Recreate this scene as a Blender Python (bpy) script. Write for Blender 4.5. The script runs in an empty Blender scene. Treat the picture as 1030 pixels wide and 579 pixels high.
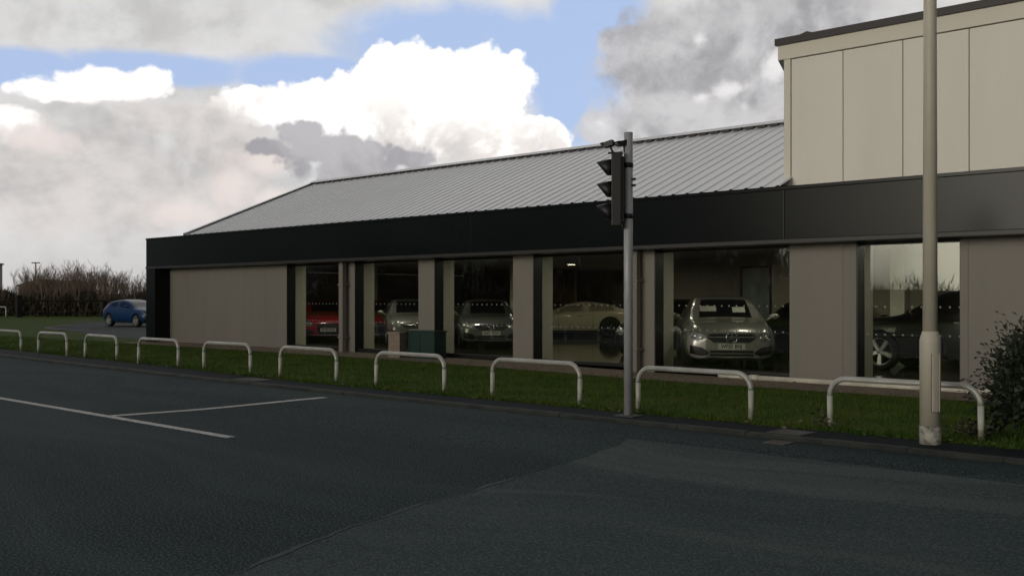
import bpy, bmesh, math, random
from mathutils import Vector, Matrix, noise
from mathutils.bvhtree import BVHTree
random.seed(7)
R = math.radians
C = bpy.context.scene.collection
F_PX, CX_PX, HV_PX, EYE = 1038.0, 515.0, 300.0, 1.6
SN, CS = math.sin(R(43.2)), math.cos(R(43.2))
RIGHT, FWD = (CS, SN, 0.0), (-SN, CS, 0.0)

# ------------------------------------------------------------------ node helpers
def sock(nt, v, inp):
    if hasattr(v, 'links') or isinstance(v, bpy.types.NodeSocket):
        nt.links.new(v, inp)
    else:
        inp.default_value = v
class NB:
    def __init__(s, nt): s.nt = nt
    def new(s, t, **k):
        n = s.nt.nodes.new(t)
        for a, b in k.items(): setattr(n, a, b)
        return n
    def m(s, op, a, b=0.0, c=0.0, clamp=False):
        n = s.new('ShaderNodeMath', operation=op, use_clamp=clamp)
        sock(s.nt, a, n.inputs[0]); sock(s.nt, b, n.inputs[1])
        if op in ('MULTIPLY_ADD', 'SMOOTH_MAX', 'SMOOTH_MIN', 'COMPARE'): sock(s.nt, c, n.inputs[2])
        return n.outputs[0]
    def step(s, v, lo, hi, t0=0.0, t1=1.0, smooth=True):
        n = s.new('ShaderNodeMapRange', interpolation_type='SMOOTHSTEP' if smooth else 'LINEAR')
        sock(s.nt, v, n.inputs[0])
        n.inputs[1].default_value = lo; n.inputs[2].default_value = hi
        n.inputs[3].default_value = t0; n.inputs[4].default_value = t1
        return n.outputs[0]
    def mix(s, f, a, b, mode='MIX'):
        n = s.new('ShaderNodeMix', data_type='RGBA', blend_type=mode)
        sock(s.nt, f, n.inputs[0])
        for v, i in ((a, 6), (b, 7)):
            if isinstance(v, (tuple, list)): n.inputs[i].default_value = (*v[:3], 1)
            else: s.nt.links.new(v, n.inputs[i])
        return n.outputs[2]
    def noise(s, vec, scale, detail=4.0, rough=0.55, dist=0.0):
        n = s.new('ShaderNodeTexNoise')
        if vec is not None: s.nt.links.new(vec, n.inputs['Vector'])
        n.inputs['Scale'].default_value = scale; n.inputs['Detail'].default_value = detail
        n.inputs['Roughness'].default_value = rough; n.inputs['Distortion'].default_value = dist
        return n.outputs[0]
    def vmul(s, vec, xyz):
        n = s.new('ShaderNodeVectorMath', operation='MULTIPLY')
        s.nt.links.new(vec, n.inputs[0]); n.inputs[1].default_value = xyz
        return n.outputs[0]

def material(name, col, rough=0.6, metal=0.0, var=None, vscale=3.0, bump=0.0, bscale=30.0, spec=0.5,
             speck=None, speck_scale=90.0, stretch=(1, 1, 1), objspace=False, coat=0.0):
    """Principled surface; var = second colour mixed in by noise; speck = fine grain colour."""
    m = bpy.data.materials.new(name); m.use_nodes = True
    nt = m.node_tree; b = NB(nt); p = nt.nodes['Principled BSDF']
    p.inputs['Base Color'].default_value = (*col, 1)
    p.inputs['Roughness'].default_value = rough; p.inputs['Metallic'].default_value = metal
    p.inputs['Specular IOR Level'].default_value = spec
    p.inputs['Coat Weight'].default_value = coat
    if var or bump or speck:
        if objspace:
            pos = b.new('ShaderNodeTexCoord').outputs['Object']
        else:
            pos = b.new('ShaderNodeNewGeometry').outputs['Position']
        pv = b.vmul(pos, stretch)
        c = None
        if var:
            f = b.step(b.noise(pv, vscale, 6, 0.6), 0.35, 0.68)
            c = b.mix(f, col, var)
        if speck:
            f2 = b.step(b.noise(pos, speck_scale, 2, 0.6), 0.48, 0.66)
            c = b.mix(f2, c if c is not None else col, speck)
        if c is not None: nt.links.new(c, p.inputs['Base Color'])
        if bump:
            bn = b.new('ShaderNodeBump'); bn.inputs['Strength'].default_value = bump; bn.inputs['Distance'].default_value = 0.02
            nt.links.new(b.noise(pos, bscale, 4, 0.6), bn.inputs['Height'])
            nt.links.new(bn.outputs[0], p.inputs['Normal'])
    return m

def glass_material(name, tint, refl=1.0, ior=1.5):
    m = bpy.data.materials.new(name); m.use_nodes = True
    nt = m.node_tree; b = NB(nt)
    nt.nodes.remove(nt.nodes['Principled BSDF'])
    t = b.new('ShaderNodeBsdfTransparent'); t.inputs[0].default_value = (*tint, 1)
    g = b.new('ShaderNodeBsdfGlossy'); g.inputs['Roughness'].default_value = 0.015; g.inputs[0].default_value = (0.95, 0.97, 0.95, 1)
    pos = b.new('ShaderNodeNewGeometry').outputs['Position']
    bn = b.new('ShaderNodeBump'); bn.inputs['Strength'].default_value = 0.05; bn.inputs['Distance'].default_value = 0.05
    nt.links.new(b.noise(pos, 0.7, 1, 0.4), bn.inputs['Height']); nt.links.new(bn.outputs[0], g.inputs['Normal'])
    ge = b.new('ShaderNodeNewGeometry'); dt = b.new('ShaderNodeVectorMath', operation='DOT_PRODUCT')
    nt.links.new(ge.outputs['Normal'], dt.inputs[0]); nt.links.new(ge.outputs['Incoming'], dt.inputs[1])
    fr = b.m('MULTIPLY_ADD', b.m('POWER', b.m('SUBTRACT', 1.0, b.m('ABSOLUTE', dt.outputs['Value'])), 5.0), .96, .04)
    mx = b.new('ShaderNodeMixShader')
    nt.links.new(b.m('MULTIPLY', fr, refl, clamp=True), mx.inputs[0])
    nt.links.new(t.outputs[0], mx.inputs[1]); nt.links.new(g.outputs[0], mx.inputs[2])
    nt.links.new(mx.outputs[0], nt.nodes['Material Output'].inputs[0])
    return m

# ------------------------------------------------------------------ mesh helpers
class MB:
    def __init__(s): s.v = []; s.f = []; s.mi = []; s.sm = []
    def add(s, vs, fs, mi=0, smooth=False):
        o = len(s.v); s.v += [tuple(v) for v in vs]
        for f in fs: s.f.append([i + o for i in f]); s.mi.append(mi); s.sm.append(smooth)
        return s
    def box(s, x0, x1, y0, y1, z0, z1, mi=0, M=None):
        vs = [(x, y, z) for x in (x0, x1) for y in (y0, y1) for z in (z0, z1)]
        if M is not None: vs = [M @ Vector(v) for v in vs]
        return s.add(vs, [(0, 1, 3, 2), (4, 6, 7, 5), (0, 4, 5, 1), (2, 3, 7, 6), (0, 2, 6, 4), (1, 5, 7, 3)], mi)
    def prism(s, poly, z0, z1, mi=0, M=None):
        n = len(poly)
        vs = [(x, y, z0) for x, y in poly] + [(x, y, z1) for x, y in poly]
        if M is not None: vs = [M @ Vector(v) for v in vs]
        fs = [list(range(n))[::-1], [n + i for i in range(n)]] + [(i, (i + 1) % n, n + (i + 1) % n, n + i) for i in range(n)]
        return s.add(vs, fs, mi)
    def tube(s, pts, rad, n=10, mi=0, caps=True, smooth=True):
        pts = [Vector(p) for p in pts]; rr = rad if isinstance(rad, (list, tuple)) else [rad] * len(pts)
        vs = []; fs = []; up = None
        for i, p in enumerate(pts):
            t = (pts[min(i + 1, len(pts) - 1)] - pts[max(i - 1, 0)]).normalized()
            if up is None:
                up = Vector((0, 0, 1)) if abs(t.z) < .9 else Vector((1, 0, 0))
            a = t.cross(up).normalized(); b2 = a.cross(t).normalized(); up = b2
            for k in range(n):
                w = 2 * math.pi * k / n
                vs.append(p + (a * math.cos(w) + b2 * math.sin(w)) * rr[i])
        for i in range(len(pts) - 1):
            for k in range(n):
                fs.append((i * n + k, i * n + (k + 1) % n, (i + 1) * n + (k + 1) % n, (i + 1) * n + k))
        s.add(vs, fs, mi, smooth)
        if caps:
            o = len(s.v) - len(vs)
            s.f.append([o + k for k in range(n)][::-1]); s.mi.append(mi); s.sm.append(False)
            s.f.append([o + (len(pts) - 1) * n + k for k in range(n)]); s.mi.append(mi); s.sm.append(False)
        return s
    def lathe(s, prof, n=24, mi=0, M=None, smooth=True):
        """prof: (r, h) pairs turned about local z."""
        vs = []; fs = []
        for r, h in prof:
            for k in range(n):
                w = 2 * math.pi * k / n; vs.append(Vector((r * math.cos(w), r * math.sin(w), h)))
        for i in range(len(prof) - 1):
            for k in range(n):
                fs.append((i * n + k, i * n + (k + 1) % n, (i + 1) * n + (k + 1) % n, (i + 1) * n + k))
        if M is not None: vs = [M @ v for v in vs]
        return s.add(vs, fs, mi, smooth)
    def build(s, name, mats, parent=None, bevel=0.0):
        me = bpy.data.meshes.new(name); me.from_pydata(s.v, [], s.f)
        if not isinstance(mats, (list, tuple)): mats = [mats]
        for m in mats: me.materials.append(m)
        me.polygons.foreach_set('material_index', s.mi); me.polygons.foreach_set('use_smooth', s.sm)
        bm = bmesh.new(); bm.from_mesh(me)
        bmesh.ops.recalc_face_normals(bm, faces=bm.faces)
        if bevel:
            es = [e for e in bm.edges if len(e.link_faces) == 2 and e.calc_face_angle(0) > 0.6]
            bmesh.ops.bevel(bm, geom=es, offset=bevel, segments=2, profile=0.7, affect='EDGES')
        bm.to_mesh(me); bm.free(); me.update()
        return link(name, me, parent)
def link(name, data, parent=None):
    o = bpy.data.objects.new(name, data); C.objects.link(o)
    if parent is not None: o.parent = parent
    return o
def tag(o, label=None, cat=None, group=None, kind=None):
    if label: o['label'] = label
    if cat: o['category'] = cat
    if group: o['group'] = group
    if kind: o['kind'] = kind
    return o
def thing(name, label, cat, loc=(0, 0, 0), rz=0.0, group=None):
    o = link(name, None); o.location = loc; o.rotation_euler = (0, 0, rz)
    return tag(o, label, cat, group)
def copy_tree(o, parent=None):
    c = o.copy(); C.objects.link(c); c.parent = parent
    for ch in list(o.children): copy_tree(ch, c)
    return c
def text_mesh(txt, size, mat, parent, name='lettering', font_x=1.0):
    cu = bpy.data.curves.new('lettering', 'FONT'); cu.body = txt; cu.size = size
    cu.align_x = 'CENTER'; cu.align_y = 'CENTER'; cu.extrude = 0.001; cu.offset = 0.002
    t = bpy.data.objects.new('lettering_source', cu); C.objects.link(t)
    dg = bpy.context.evaluated_depsgraph_get()
    me = bpy.data.meshes.new_from_object(t.evaluated_get(dg))
    bpy.data.objects.remove(t); bpy.data.curves.remove(cu)
    me.materials.clear(); me.materials.append(mat)
    return link(name, me, parent)
def ray(u):
    a = (u - CX_PX) / F_PX
    return (-SN + a * CS, CS + a * SN)
def at_depth(u, d):
    r = ray(u); return (r[0] * d, r[1] * d)

# ------------------------------------------------------------------ camera
cam = bpy.data.cameras.new('camera'); cam_o = link('camera', cam)
cam_o.location = (0, 0, EYE); cam_o.rotation_euler = (R(90), 0, R(43.2))
cam.sensor_width = 36; cam.lens = 36 * F_PX / 1030.0; cam.clip_start = 0.05; cam.clip_end = 3000
cam.shift_y = (HV_PX - 289.5) / 1030.0
bpy.context.scene.camera = cam_o
vs = bpy.context.scene.view_settings
vs.view_transform = 'Standard'; vs.look = 'None'; vs.gamma = 1.0; vs.exposure = 0.0; vs.use_curve_mapping = False

# ------------------------------------------------------------------ sky
SUN_EL, SUN_DIR = R(10), Vector((-0.15, -1.0, 0)).normalized()
def build_world():
    w = bpy.data.worlds.new('World'); bpy.context.scene.world = w; w.use_nodes = True
    nt = w.node_tree; b = NB(nt); bg = nt.nodes['Background']; bg.inputs[1].default_value = 0.1
    sky = b.new('ShaderNodeTexSky', sky_type='NISHITA'); sky.sun_disc = False
    sky.sun_elevation = SUN_EL; sky.sun_rotation = math.atan2(SUN_DIR.x, SUN_DIR.y)
    d = b.new('ShaderNodeTexCoord').outputs['Generated']
    def dot(vec):
        n = b.new('ShaderNodeVectorMath', operation='DOT_PRODUCT'); nt.links.new(d, n.inputs[0]); n.inputs[1].default_value = vec
        return n.outputs['Value']
    dr, df, dz = dot(RIGHT), dot(FWD), dot((0, 0, 1))
    az = b.m('ARCTAN2', dr, df); el = b.m('ARCSINE', dz)
    n_big = b.m('SUBTRACT', b.noise(d, 7.0, 6, 0.55), 0.5)
    n_mid = b.m('SUBTRACT', b.noise(d, 22.0, 7, 0.6, 0.3), 0.5)
    vor = b.new('ShaderNodeTexVoronoi', feature='SMOOTH_F1'); vor.inputs['Scale'].default_value = 46.0
    vor.inputs['Smoothness'].default_value = 0.35
    if 'Detail' in vor.inputs: vor.inputs['Detail'].default_value = 2.0
    nt.links.new(d, vor.inputs['Vector'])
    billow = b.m('SUBTRACT', 0.42, vor.outputs['Distance'])          # round cauliflower lumps
    dsh = b.new('ShaderNodeVectorMath', operation='ADD'); nt.links.new(d, dsh.inputs[0]); dsh.inputs[1].default_value = (.012, .010, .022)
    relief = b.m('SUBTRACT', b.noise(d, 8.0, 7, .56, .25), b.noise(dsh.outputs[0], 8.0, 7, .56, .25))   # billows, lit on one side
    lit = b.step(relief, -.09, .09)
    def ell(u, v, ru, rv):
        a = (u - CX_PX) / F_PX; a0 = math.atan(a); e0 = math.atan((HV_PX - v) / F_PX / math.sqrt(1 + a * a))
        k = math.cos(a0) ** 2
        x = b.m('MULTIPLY', b.m('SUBTRACT', az, a0), F_PX / ru / k)
        y = b.m('MULTIPLY', b.m('SUBTRACT', el, e0), F_PX / rv / math.cos(a0))
        return b.m('SUBTRACT', 1.0, b.m('SQRT', b.m('ADD', b.m('MULTIPLY', x, x), b.m('MULTIPLY', y, y))))
    def union(es):
        v = ell(*es[0])
        for e in es[1:]: v = b.m('SMOOTH_MAX', v, ell(*e), 0.12)
        return v
    def mask(es, amp_big, amp_mid, amp_bil, lo, hi):
        v = union(es)
        v = b.m('MULTIPLY_ADD', n_big, amp_big, v); v = b.m('MULTIPLY_ADD', n_mid, amp_mid, v)
        if amp_bil: v = b.m('MULTIPLY_ADD', billow, amp_bil, v)
        return b.step(v, lo, hi)
    # grey overcast everywhere, paler streaks in it
    streak = b.step(b.noise(b.vmul(d, (1, 1, 2.2)), 5.0, 7, 0.6, 0.4), 0.36, 0.66)
    col = b.mix(streak, (0.55, 0.545, 0.54), (0.76, 0.755, 0.755))
    fine = b.step(n_mid, -0.14, 0.16)
    col = b.mix(b.m('MULTIPLY', fine, 0.35), col, (0.74, 0.73, 0.725))
    col = b.mix(b.m('MULTIPLY', lit, .5), col, (0.83, 0.82, 0.82))
    # blue openings
    blue = b.mix(1.0, sky.outputs[0], (SKY_K * 0.1 * .95, SKY_K * 0.1 * .92, SKY_K * 0.1 * 1.0), 'MULTIPLY')
    blue = b.mix(0.8, blue, (0.50, 0.64, 0.95))
    hole = mask([(470, 50, 160, 56), (578, 78, 66, 84), (330, 78, 120, 26), (150, 70, 120, 22), (30, 70, 90, 24), (600, 10, 60, 40)], 0.55, 0.5, 0, -0.02, 0.42)
    col = b.mix(hole, col, blue)
    # towering white cloud
    wm = mask([(420, 118, 120, 62), (398, 78, 50, 42), (490, 94, 50, 52), (440, 70, 26, 20), (330, 112, 70, 34), (262, 108, 62, 22), (535, 138, 40, 26), (455, 105, 60, 52)], 0.22, 0.8, 0.34, -0.14, 0.02)
    sh = b.step(b.m('MULTIPLY_ADD', n_mid, 0.5, b.m('MULTIPLY_ADD', billow, .5, b.noise(d, 9.0, 4, .5))), 0.35, 0.75)
    wcol = b.mix(b.m('MULTIPLY', b.step(relief, .035, -.045), b.step(b.m('MULTIPLY_ADD', az, .10, el), R(12.5), R(6.5))), (1.16, 1.14, 1.11), (0.80, 0.745, 0.705))
    lowp = b.step(b.m('MULTIPLY_ADD', n_mid, .10, b.m('MULTIPLY_ADD', relief, .16, el)), R(5.0), R(10.0))
    wcol = b.mix(lowp, (0.86, 0.78, 0.74), wcol)
    soft = b.step(b.m('MULTIPLY_ADD', n_mid, .16, b.m('MULTIPLY_ADD', relief, .2, b.m('MULTIPLY_ADD', az, .07, el))), R(6.2), R(8.8), .35, 1.0)
    wm = b.m('MULTIPLY', wm, soft)
    col = b.mix(wm, col, wcol)
    w2 = mask([(105, 86, 82, 20), (150, 84, 40, 20), (60, 92, 60, 14), (15, 128, 34, 24)], 0.3, 0.9, 0.4, -0.12, 0.2)
    col = b.mix(w2, col, (1.25, 1.2, 1.16))
    # grey left bank and its warm breaks
    lm = mask([(90, 185, 190, 82), (230, 150, 80, 52), (175, 118, 120, 26)], 0.6, 0.5, 0.3, -0.02, 0.4)
    lcol = b.mix(b.step(b.noise(b.vmul(d, (1, 1, 1.8)), 13.0, 6, .6), .34, .66), (0.50, 0.485, 0.48), (0.72, 0.685, 0.67))
    lcol = b.mix(b.m('MULTIPLY', lit, .6), lcol, (0.80, 0.75, 0.73))
    col = b.mix(b.m('MULTIPLY', lm, 0.92), col, lcol)
    wb = mask([(235, 185, 44, 30), (265, 160, 40, 26), (40, 142, 40, 18), (180, 215, 60, 18), (275, 200, 30, 20)], 0.9, 1.1, 0.2, -0.25, 0.75)
    col = b.mix(b.m('MULTIPLY', wb, 0.85), col, (0.86, 0.77, 0.73))
    # dark cloud in front of the white one
    dm = mask([(335, 152, 95, 26), (306, 136, 34, 24), (412, 160, 46, 18), (268, 148, 36, 14), (360, 170, 90, 26)], 0.2, 0.6, 0.55, -0.08, 0.2)
    col = b.mix(b.m('MULTIPLY', dm, .96), col, b.mix(lit, (0.37, 0.362, 0.385), (0.50, 0.487, 0.505)))
    # grey bank to the right with bright chinks
    rm = mask([(700, 80, 150, 110), (610, 128, 46, 26), (640, 60, 60, 60), (800, 60, 120, 140)], 0.4, 0.5, 0.35, 0.0, 0.36)
    col = b.mix(b.m('MULTIPLY', rm, .95), col, b.mix(lit, b.mix(b.step(n_mid, -.14, .16), (0.35, 0.345, 0.36), (0.52, 0.51, 0.52)), (0.64, 0.63, 0.64)))
    ch = mask([(735, 90, 30, 12), (705, 98, 16, 9), (604, 124, 22, 12), (703, 40, 12, 8), (780, 65, 16, 22)], 0.9, 3.6, 0.3, -0.05, 1.1)
    col = b.mix(b.m('MULTIPLY', ch, .8), col, (0.93, 0.91, 0.905))
    # low haze along the horizon
    col = b.mix(b.step(el, R(5), R(0.2), 0, 0.45), col, (0.50, 0.475, 0.46))
    # heavy dark cloud overhead and behind the viewer
    over = b.step(el, R(34), R(72))
    back = b.step(df, 0.82, 0.28)
    dk = b.m('MAXIMUM', over, back)
    dcol = b.mix(b.step(n_big, -.15, .15), (OVER * .8, OVER * .83, OVER * .9), (OVER * 1.25, OVER * 1.25, OVER * 1.25))
    col = b.mix(dk, col, dcol)
    # one clear warm gap low behind the viewer
    az2 = b.m('ARCTAN2', dot((-1, -.05, 0)), dot((.05, -1, 0)))
    gx = b.m('DIVIDE', az2, R(36)); gy = b.m('DIVIDE', b.m('SUBTRACT', el, R(5)), R(13))
    g = b.m('SUBTRACT', 1.0, b.m('SQRT', b.m('ADD', b.m('MULTIPLY', gx, gx), b.m('MULTIPLY', gy, gy))))
    g = b.step(b.m('MULTIPLY_ADD', n_big, 0.4, g), 0.0, 0.38)
    col = b.mix(g, col, (GAP, GAP * .93, GAP * .76))
    # what lies under the horizon is hidden by the ground
    col = b.mix(1.0, col, (10, 10, 10), 'MULTIPLY')
    nt.links.new(col, bg.inputs[0])
SKY_K, OVER, GAP = 1.0, 0.13, 3.2
build_world()
sl = bpy.data.lights.new('sun', 'SUN'); sl.energy = 0.5; sl.angle = R(25); sl.color = (1.0, 0.93, 0.82)
so = link('sun', sl)
sd = Vector((SUN_DIR.x * math.cos(SUN_EL), SUN_DIR.y * math.cos(SUN_EL), math.sin(SUN_EL)))
so.rotation_euler = sd.to_track_quat('Z', 'Y').to_euler(); so.location = sd * 40

# ------------------------------------------------------------------ materials
def asphalt(name, base, light, speck, worn):
    m = bpy.data.materials.new(name); m.use_nodes = True; nt = m.node_tree; b = NB(nt); p = nt.nodes['Principled BSDF']
    pos = b.new('ShaderNodeNewGeometry').outputs['Position']
    c = b.mix(b.step(b.noise(pos, 0.55, 6, .62), .38, .66), base, light)
    # long worn tracks that swing with the traffic
    warp = b.new('ShaderNodeVectorMath', operation='ADD')
    cv = b.new('ShaderNodeCombineXYZ')
    nt.links.new(b.m('MULTIPLY', b.noise(pos, .12, 2, .5), 5.0), cv.inputs[1]); nt.links.new(pos, warp.inputs[0]); nt.links.new(cv.outputs[0], warp.inputs[1])
    broad = b.noise(b.vmul(warp.outputs[0], (.05, .32, 1)), 1.0, 3, .5)
    c = b.mix(b.m('MULTIPLY', b.step(broad, .44, .62), worn), c, (light[0] * 1.6, light[1] * 1.5, light[2] * 1.4))
    c = b.mix(b.m('MULTIPLY', b.step(broad, .46, .32), .6), c, (base[0] * .45, base[1] * .5, base[2] * .55))
    tr = b.noise(b.vmul(warp.outputs[0], (0.10, 1.5, 1)), 1.0, 4, .6)
    c = b.mix(b.m('MULTIPLY', b.step(tr, .5, .66), worn * .45), c, (light[0] * 2.1, light[1] * 1.8, light[2] * 1.6))
    c = b.mix(b.m('MULTIPLY', b.step(tr, .46, .34), .5), c, (base[0] * .6, base[1] * .65, base[2] * .7))
    big = b.noise(pos, 55.0, 3, .65)
    c = b.mix(b.m('MULTIPLY', b.step(big, .50, .66), .75), c, speck)
    c = b.mix(b.m('MULTIPLY', b.step(big, .47, .34), .6), c, (base[0] * .15, base[1] * .15, base[2] * .15))
    # pale grit scattered about
    v = b.new('ShaderNodeTexVoronoi'); v.inputs['Scale'].default_value = 3.2; nt.links.new(pos, v.inputs['Vector'])
    c = b.mix(b.step(v.outputs['Distance'], .035, .02), c, (.16, .16, .15))
    nt.links.new(c, p.inputs['Base Color']); p.inputs['Roughness'].default_value = .82; p.inputs['Specular IOR Level'].default_value = .12
    bn = b.new('ShaderNodeBump'); bn.inputs['Strength'].default_value = .55; bn.inputs['Distance'].default_value = .012
    nt.links.new(b.noise(pos, 70, 3, .65), bn.inputs['Height']); nt.links.new(bn.outputs[0], p.inputs['Normal'])
    return m
M = {}
M['road'] = asphalt('road_asphalt', (.008, .020, .024), (.017, .030, .033), (.135, .175, .175), .75)
M['patch'] = asphalt('patch_asphalt', (.036, .054, .058), (.054, .074, .076), (.14, .165, .165), .9)
M['path'] = asphalt('path_tarmac', (.008, .012, .017), (.014, .019, .024), (.026, .031, .035), .1)
M['drive'] = asphalt('drive_asphalt', (.045, .05, .055), (.07, .074, .08), (.09, .095, .1), .2)
M['paint'] = material('road_paint', (.60, .59, .56), .7, var=(.42, .42, .40), vscale=7, speck=(.16, .16, .16), speck_scale=45)
M['kerb'] = material('kerb_concrete', (.040, .042, .038), .85, var=(.018, .021, .020), vscale=2.5, bump=.3, bscale=40)
M['slab'] = material('slab_concrete', (.095, .093, .085), .85, var=(.06, .06, .055), vscale=5, bump=.3, bscale=60)
M['iron'] = material('cast_iron', (.05, .048, .045), .6, var=(.085, .07, .055), vscale=12)
M['grass'] = material('grass_turf', (.050, .092, .010), .95, var=(.090, .118, .016), vscale=1.1, bump=.6, bscale=25, spec=.1, speck=(.018, .032, .010), speck_scale=18)
M['blade'] = material('grass_blade', (.032, .088, .005), .8, var=(.088, .126, .013), vscale=.9, spec=.2, speck=(.09, .11, .035), speck_scale=9)
M['gravel'] = material('gravel_soil', (.22, .165, .12), .95, var=(.10, .08, .058), vscale=6, bump=.8, bscale=30, speck=(.32, .25, .19), speck_scale=26)
M['ground'] = material('far_ground', (.035, .055, .02), .95, var=(.06, .065, .03), vscale=.05)
M['clad'] = material('cladding_greige', (.205, .188, .163), .5, var=(.188, .173, .150), vscale=1.6, stretch=(1, 1, .16), bump=.02, bscale=3)
M['clad_hi'] = material('cladding_cream', (.80, .77, .71), .5, var=(.76, .73, .67), vscale=1.3, stretch=(1, 1, .14), bump=.02, bscale=3)  # paler paint than the lower walls, partly standing in for stronger light up here
M['clad_trim'] = material('cladding_trim', (.72, .67, .59), .5)
M['joint'] = material('joint_dark', (.10, .092, .08), .8)
M['fascia'] = material('fascia_metal', (.005, .007, .008), .18, var=(.008, .010, .011), vscale=.6, spec=.19, bump=.03, bscale=1.3, stretch=(.4, 1, 1))
M['fascia_trim'] = material('fascia_trim_metal', (.03, .03, .03), .42, metal=.1)
M['frame'] = material('frame_black', (.008, .009, .009), .35)
M['roof'] = material('roof_sheet', (.76, .775, .81), .36, metal=.1, var=(.70, .71, .74), vscale=.5, stretch=(1, .3, 1))
M['roof_seam'] = material('roof_rib', (.69, .705, .74), .36, metal=.1)
M['cap'] = material('cap_brown', (.028, .022, .024), .5)
M['pane'] = glass_material('window_glass', (.85, .865, .82), 2.0)
M['dot'] = material('frosted_dot', (.27, .28, .265), .5)
M['in_wall'] = material('interior_wall', (.30, .27, .22), .8)
M['reveal'] = material('reveal_white', (.62, .61, .52), .6)
M['ceil'] = material('ceiling_board', (.28, .27, .25), .9)
M['tile'] = material('floor_tile', (.075, .072, .062), .06, spec=.75, var=(.09, .085, .07), vscale=2)
M['wood'] = material('partition_wood', (.20, .125, .07), .6, var=(.15, .09, .05), vscale=3, stretch=(4, 4, .4))
M['door_glass'] = material('frosted_door', (.30, .34, .36), .15)
M['galv'] = material('galvanised_paint', (.47, .475, .45), .36, metal=.15, var=(.39, .385, .36), vscale=4)
M['leg'] = material('leg_paint', (.55, .56, .51), .42, var=(.47, .465, .41), vscale=5)
M['pole_grey'] = material('pole_grey', (.40, .41, .43), .42, metal=.1, var=(.34, .35, .37), vscale=3)
M['signal'] = material('signal_black', (.006, .007, .009), .5)
M['lens_r'] = material('lens_red', (.12, .01, .01), .2)
M['lens_a'] = material('lens_amber', (.16, .07, .01), .2)
M['lens_g'] = material('lens_green', (.01, .08, .04), .2)
M['cream'] = material('column_cream', (.57, .53, .44), .45, var=(.49, .455, .375), vscale=4, stretch=(1, 1, .25))
M['peel'] = material('peeling_paint', (.50, .48, .42), .7, var=(.10, .095, .085), vscale=10)
M['green_box'] = material('cabinet_green', (.004, .026, .020), .5, var=(.006, .032, .024), vscale=4)
M['stone'] = material('pedestal_stone', (.26, .205, .16), .8, var=(.20, .16, .125), vscale=8)
M['white_pipe'] = material('white_pipe', (.72, .68, .58), .45, var=(.55, .52, .44), vscale=4)
M['bark'] = material('tree_bark', (.16, .125, .095), .9, var=(.10, .08, .062), vscale=2)
M['twig'] = material('twig', (.27, .205, .16), .9, var=(.18, .14, .11), vscale=.6)
M['hedge'] = material('hedge_twigs', (.14, .115, .08), .95, var=(.075, .072, .045), vscale=.5)
M['leaf'] = material('shrub_leaf', (.010, .020, .008), .6, var=(.024, .034, .014), vscale=6)
M['dead'] = material('dead_leaf', (.19, .15, .085), .8, var=(.11, .10, .05), vscale=14)
M['fence'] = material('fence_timber', (.014, .013, .011), .9, var=(.022, .02, .017), vscale=3)
M['shed'] = material('shed_sheet', (.085, .075, .06), .8, var=(.06, .05, .045), vscale=.8)
M['far_wall'] = material('far_wall', (.42, .41, .40), .8)
M['lamp_head'] = material('lamp_head', (.16, .15, .14), .5)
_nt = M['leg'].node_tree; _b = NB(_nt); _p = _nt.nodes['Principled BSDF']
_geo = _b.new('ShaderNodeNewGeometry').outputs['Position']; _sep = _b.new('ShaderNodeSeparateXYZ'); _nt.links.new(_geo, _sep.inputs[0])
_old = _p.inputs['Base Color'].links[0].from_socket
_mud = _b.m('MULTIPLY', _b.step(_b.noise(_geo, 26.0, 4, .65), .34, .62), _b.step(_sep.outputs[2], .34, .10))
_nt.links.new(_b.mix(_mud, _old, (.10, .085, .055)), _p.inputs['Base Color'])
_nt = M['galv'].node_tree; _b = NB(_nt); _p = _nt.nodes['Principled BSDF']
_geo = _b.new('ShaderNodeNewGeometry').outputs['Position']; _old = _p.inputs['Base Color'].links[0].from_socket
_nt.links.new(_b.mix(_b.m('MULTIPLY', _b.step(_b.noise(_geo, 9.0, 6, .7), .60, .70), .55), _old, (.17, .12, .08)), _p.inputs['Base Color'])
LAMP = 60.0

# ------------------------------------------------------------------ ground, road, path
def S(t): t = max(0.0, min(1.0, t)); return t * t * (3 - 2 * t)
def ky(x): return 10.22 + (0.5 * ((-15 - x) / 14) ** 1.5 if x < -15 else 0.0)
def gy(x): return ky(x) + 0.80 + 0.38 * S((-15 - x) / 8)
def gz(x, y): return 0.1 - 0.08 * S((x + 20) / 10) * S((y - 11.5) / 5)
def sheet(name, mat, xs, lo, hi, zf, rows=1, kind='structure', dz=0.0):
    mb = MB(); n = rows + 1
    vs_ = []
    for x in xs:
        for j in range(n):
            y = lo(x) + (hi(x) - lo(x)) * j / rows
            vs_.append((x, y, zf(x, y) + dz))
    fs = [(i * n + j, (i + 1) * n + j, (i + 1) * n + j + 1, i * n + j + 1) for i in range(len(xs) - 1) for j in range(rows)]
    mb.add(vs_, fs); o = mb.build(name, mat); tag(o, kind=kind); return o
XS = [-300, -200, -140, -100, -80, -70, -60, -52, -46, -40, -36] + [-34 + i for i in range(40)] + [8, 14, 30, 80, 150]
g = MB().add([(-1600, -1600, -.06), (1600, -1600, -.06), (1600, 1600, -.06), (-1600, 1600, -.06)], [(0, 1, 2, 3)]).build('ground', M['ground']); tag(g, kind='structure')
def rz0(y): return .055 * S((y - 7.4) / 2.8)
sheet('road', M['road'], XS, lambda x: -15.0, lambda x: 7.4, lambda x, y: 0.0, 3)
_rd = bpy.data.objects['road']; _b = MB(); _n = 24
for i_, x_ in enumerate(XS): _b.v += [(x_, 7.4 + (ky(x_) - 7.4) * j_ / (_n - 1), rz0(7.4 + (10.22 - 7.4) * j_ / (_n - 1))) for j_ in range(_n)]
_o = len(_b.v)
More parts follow.
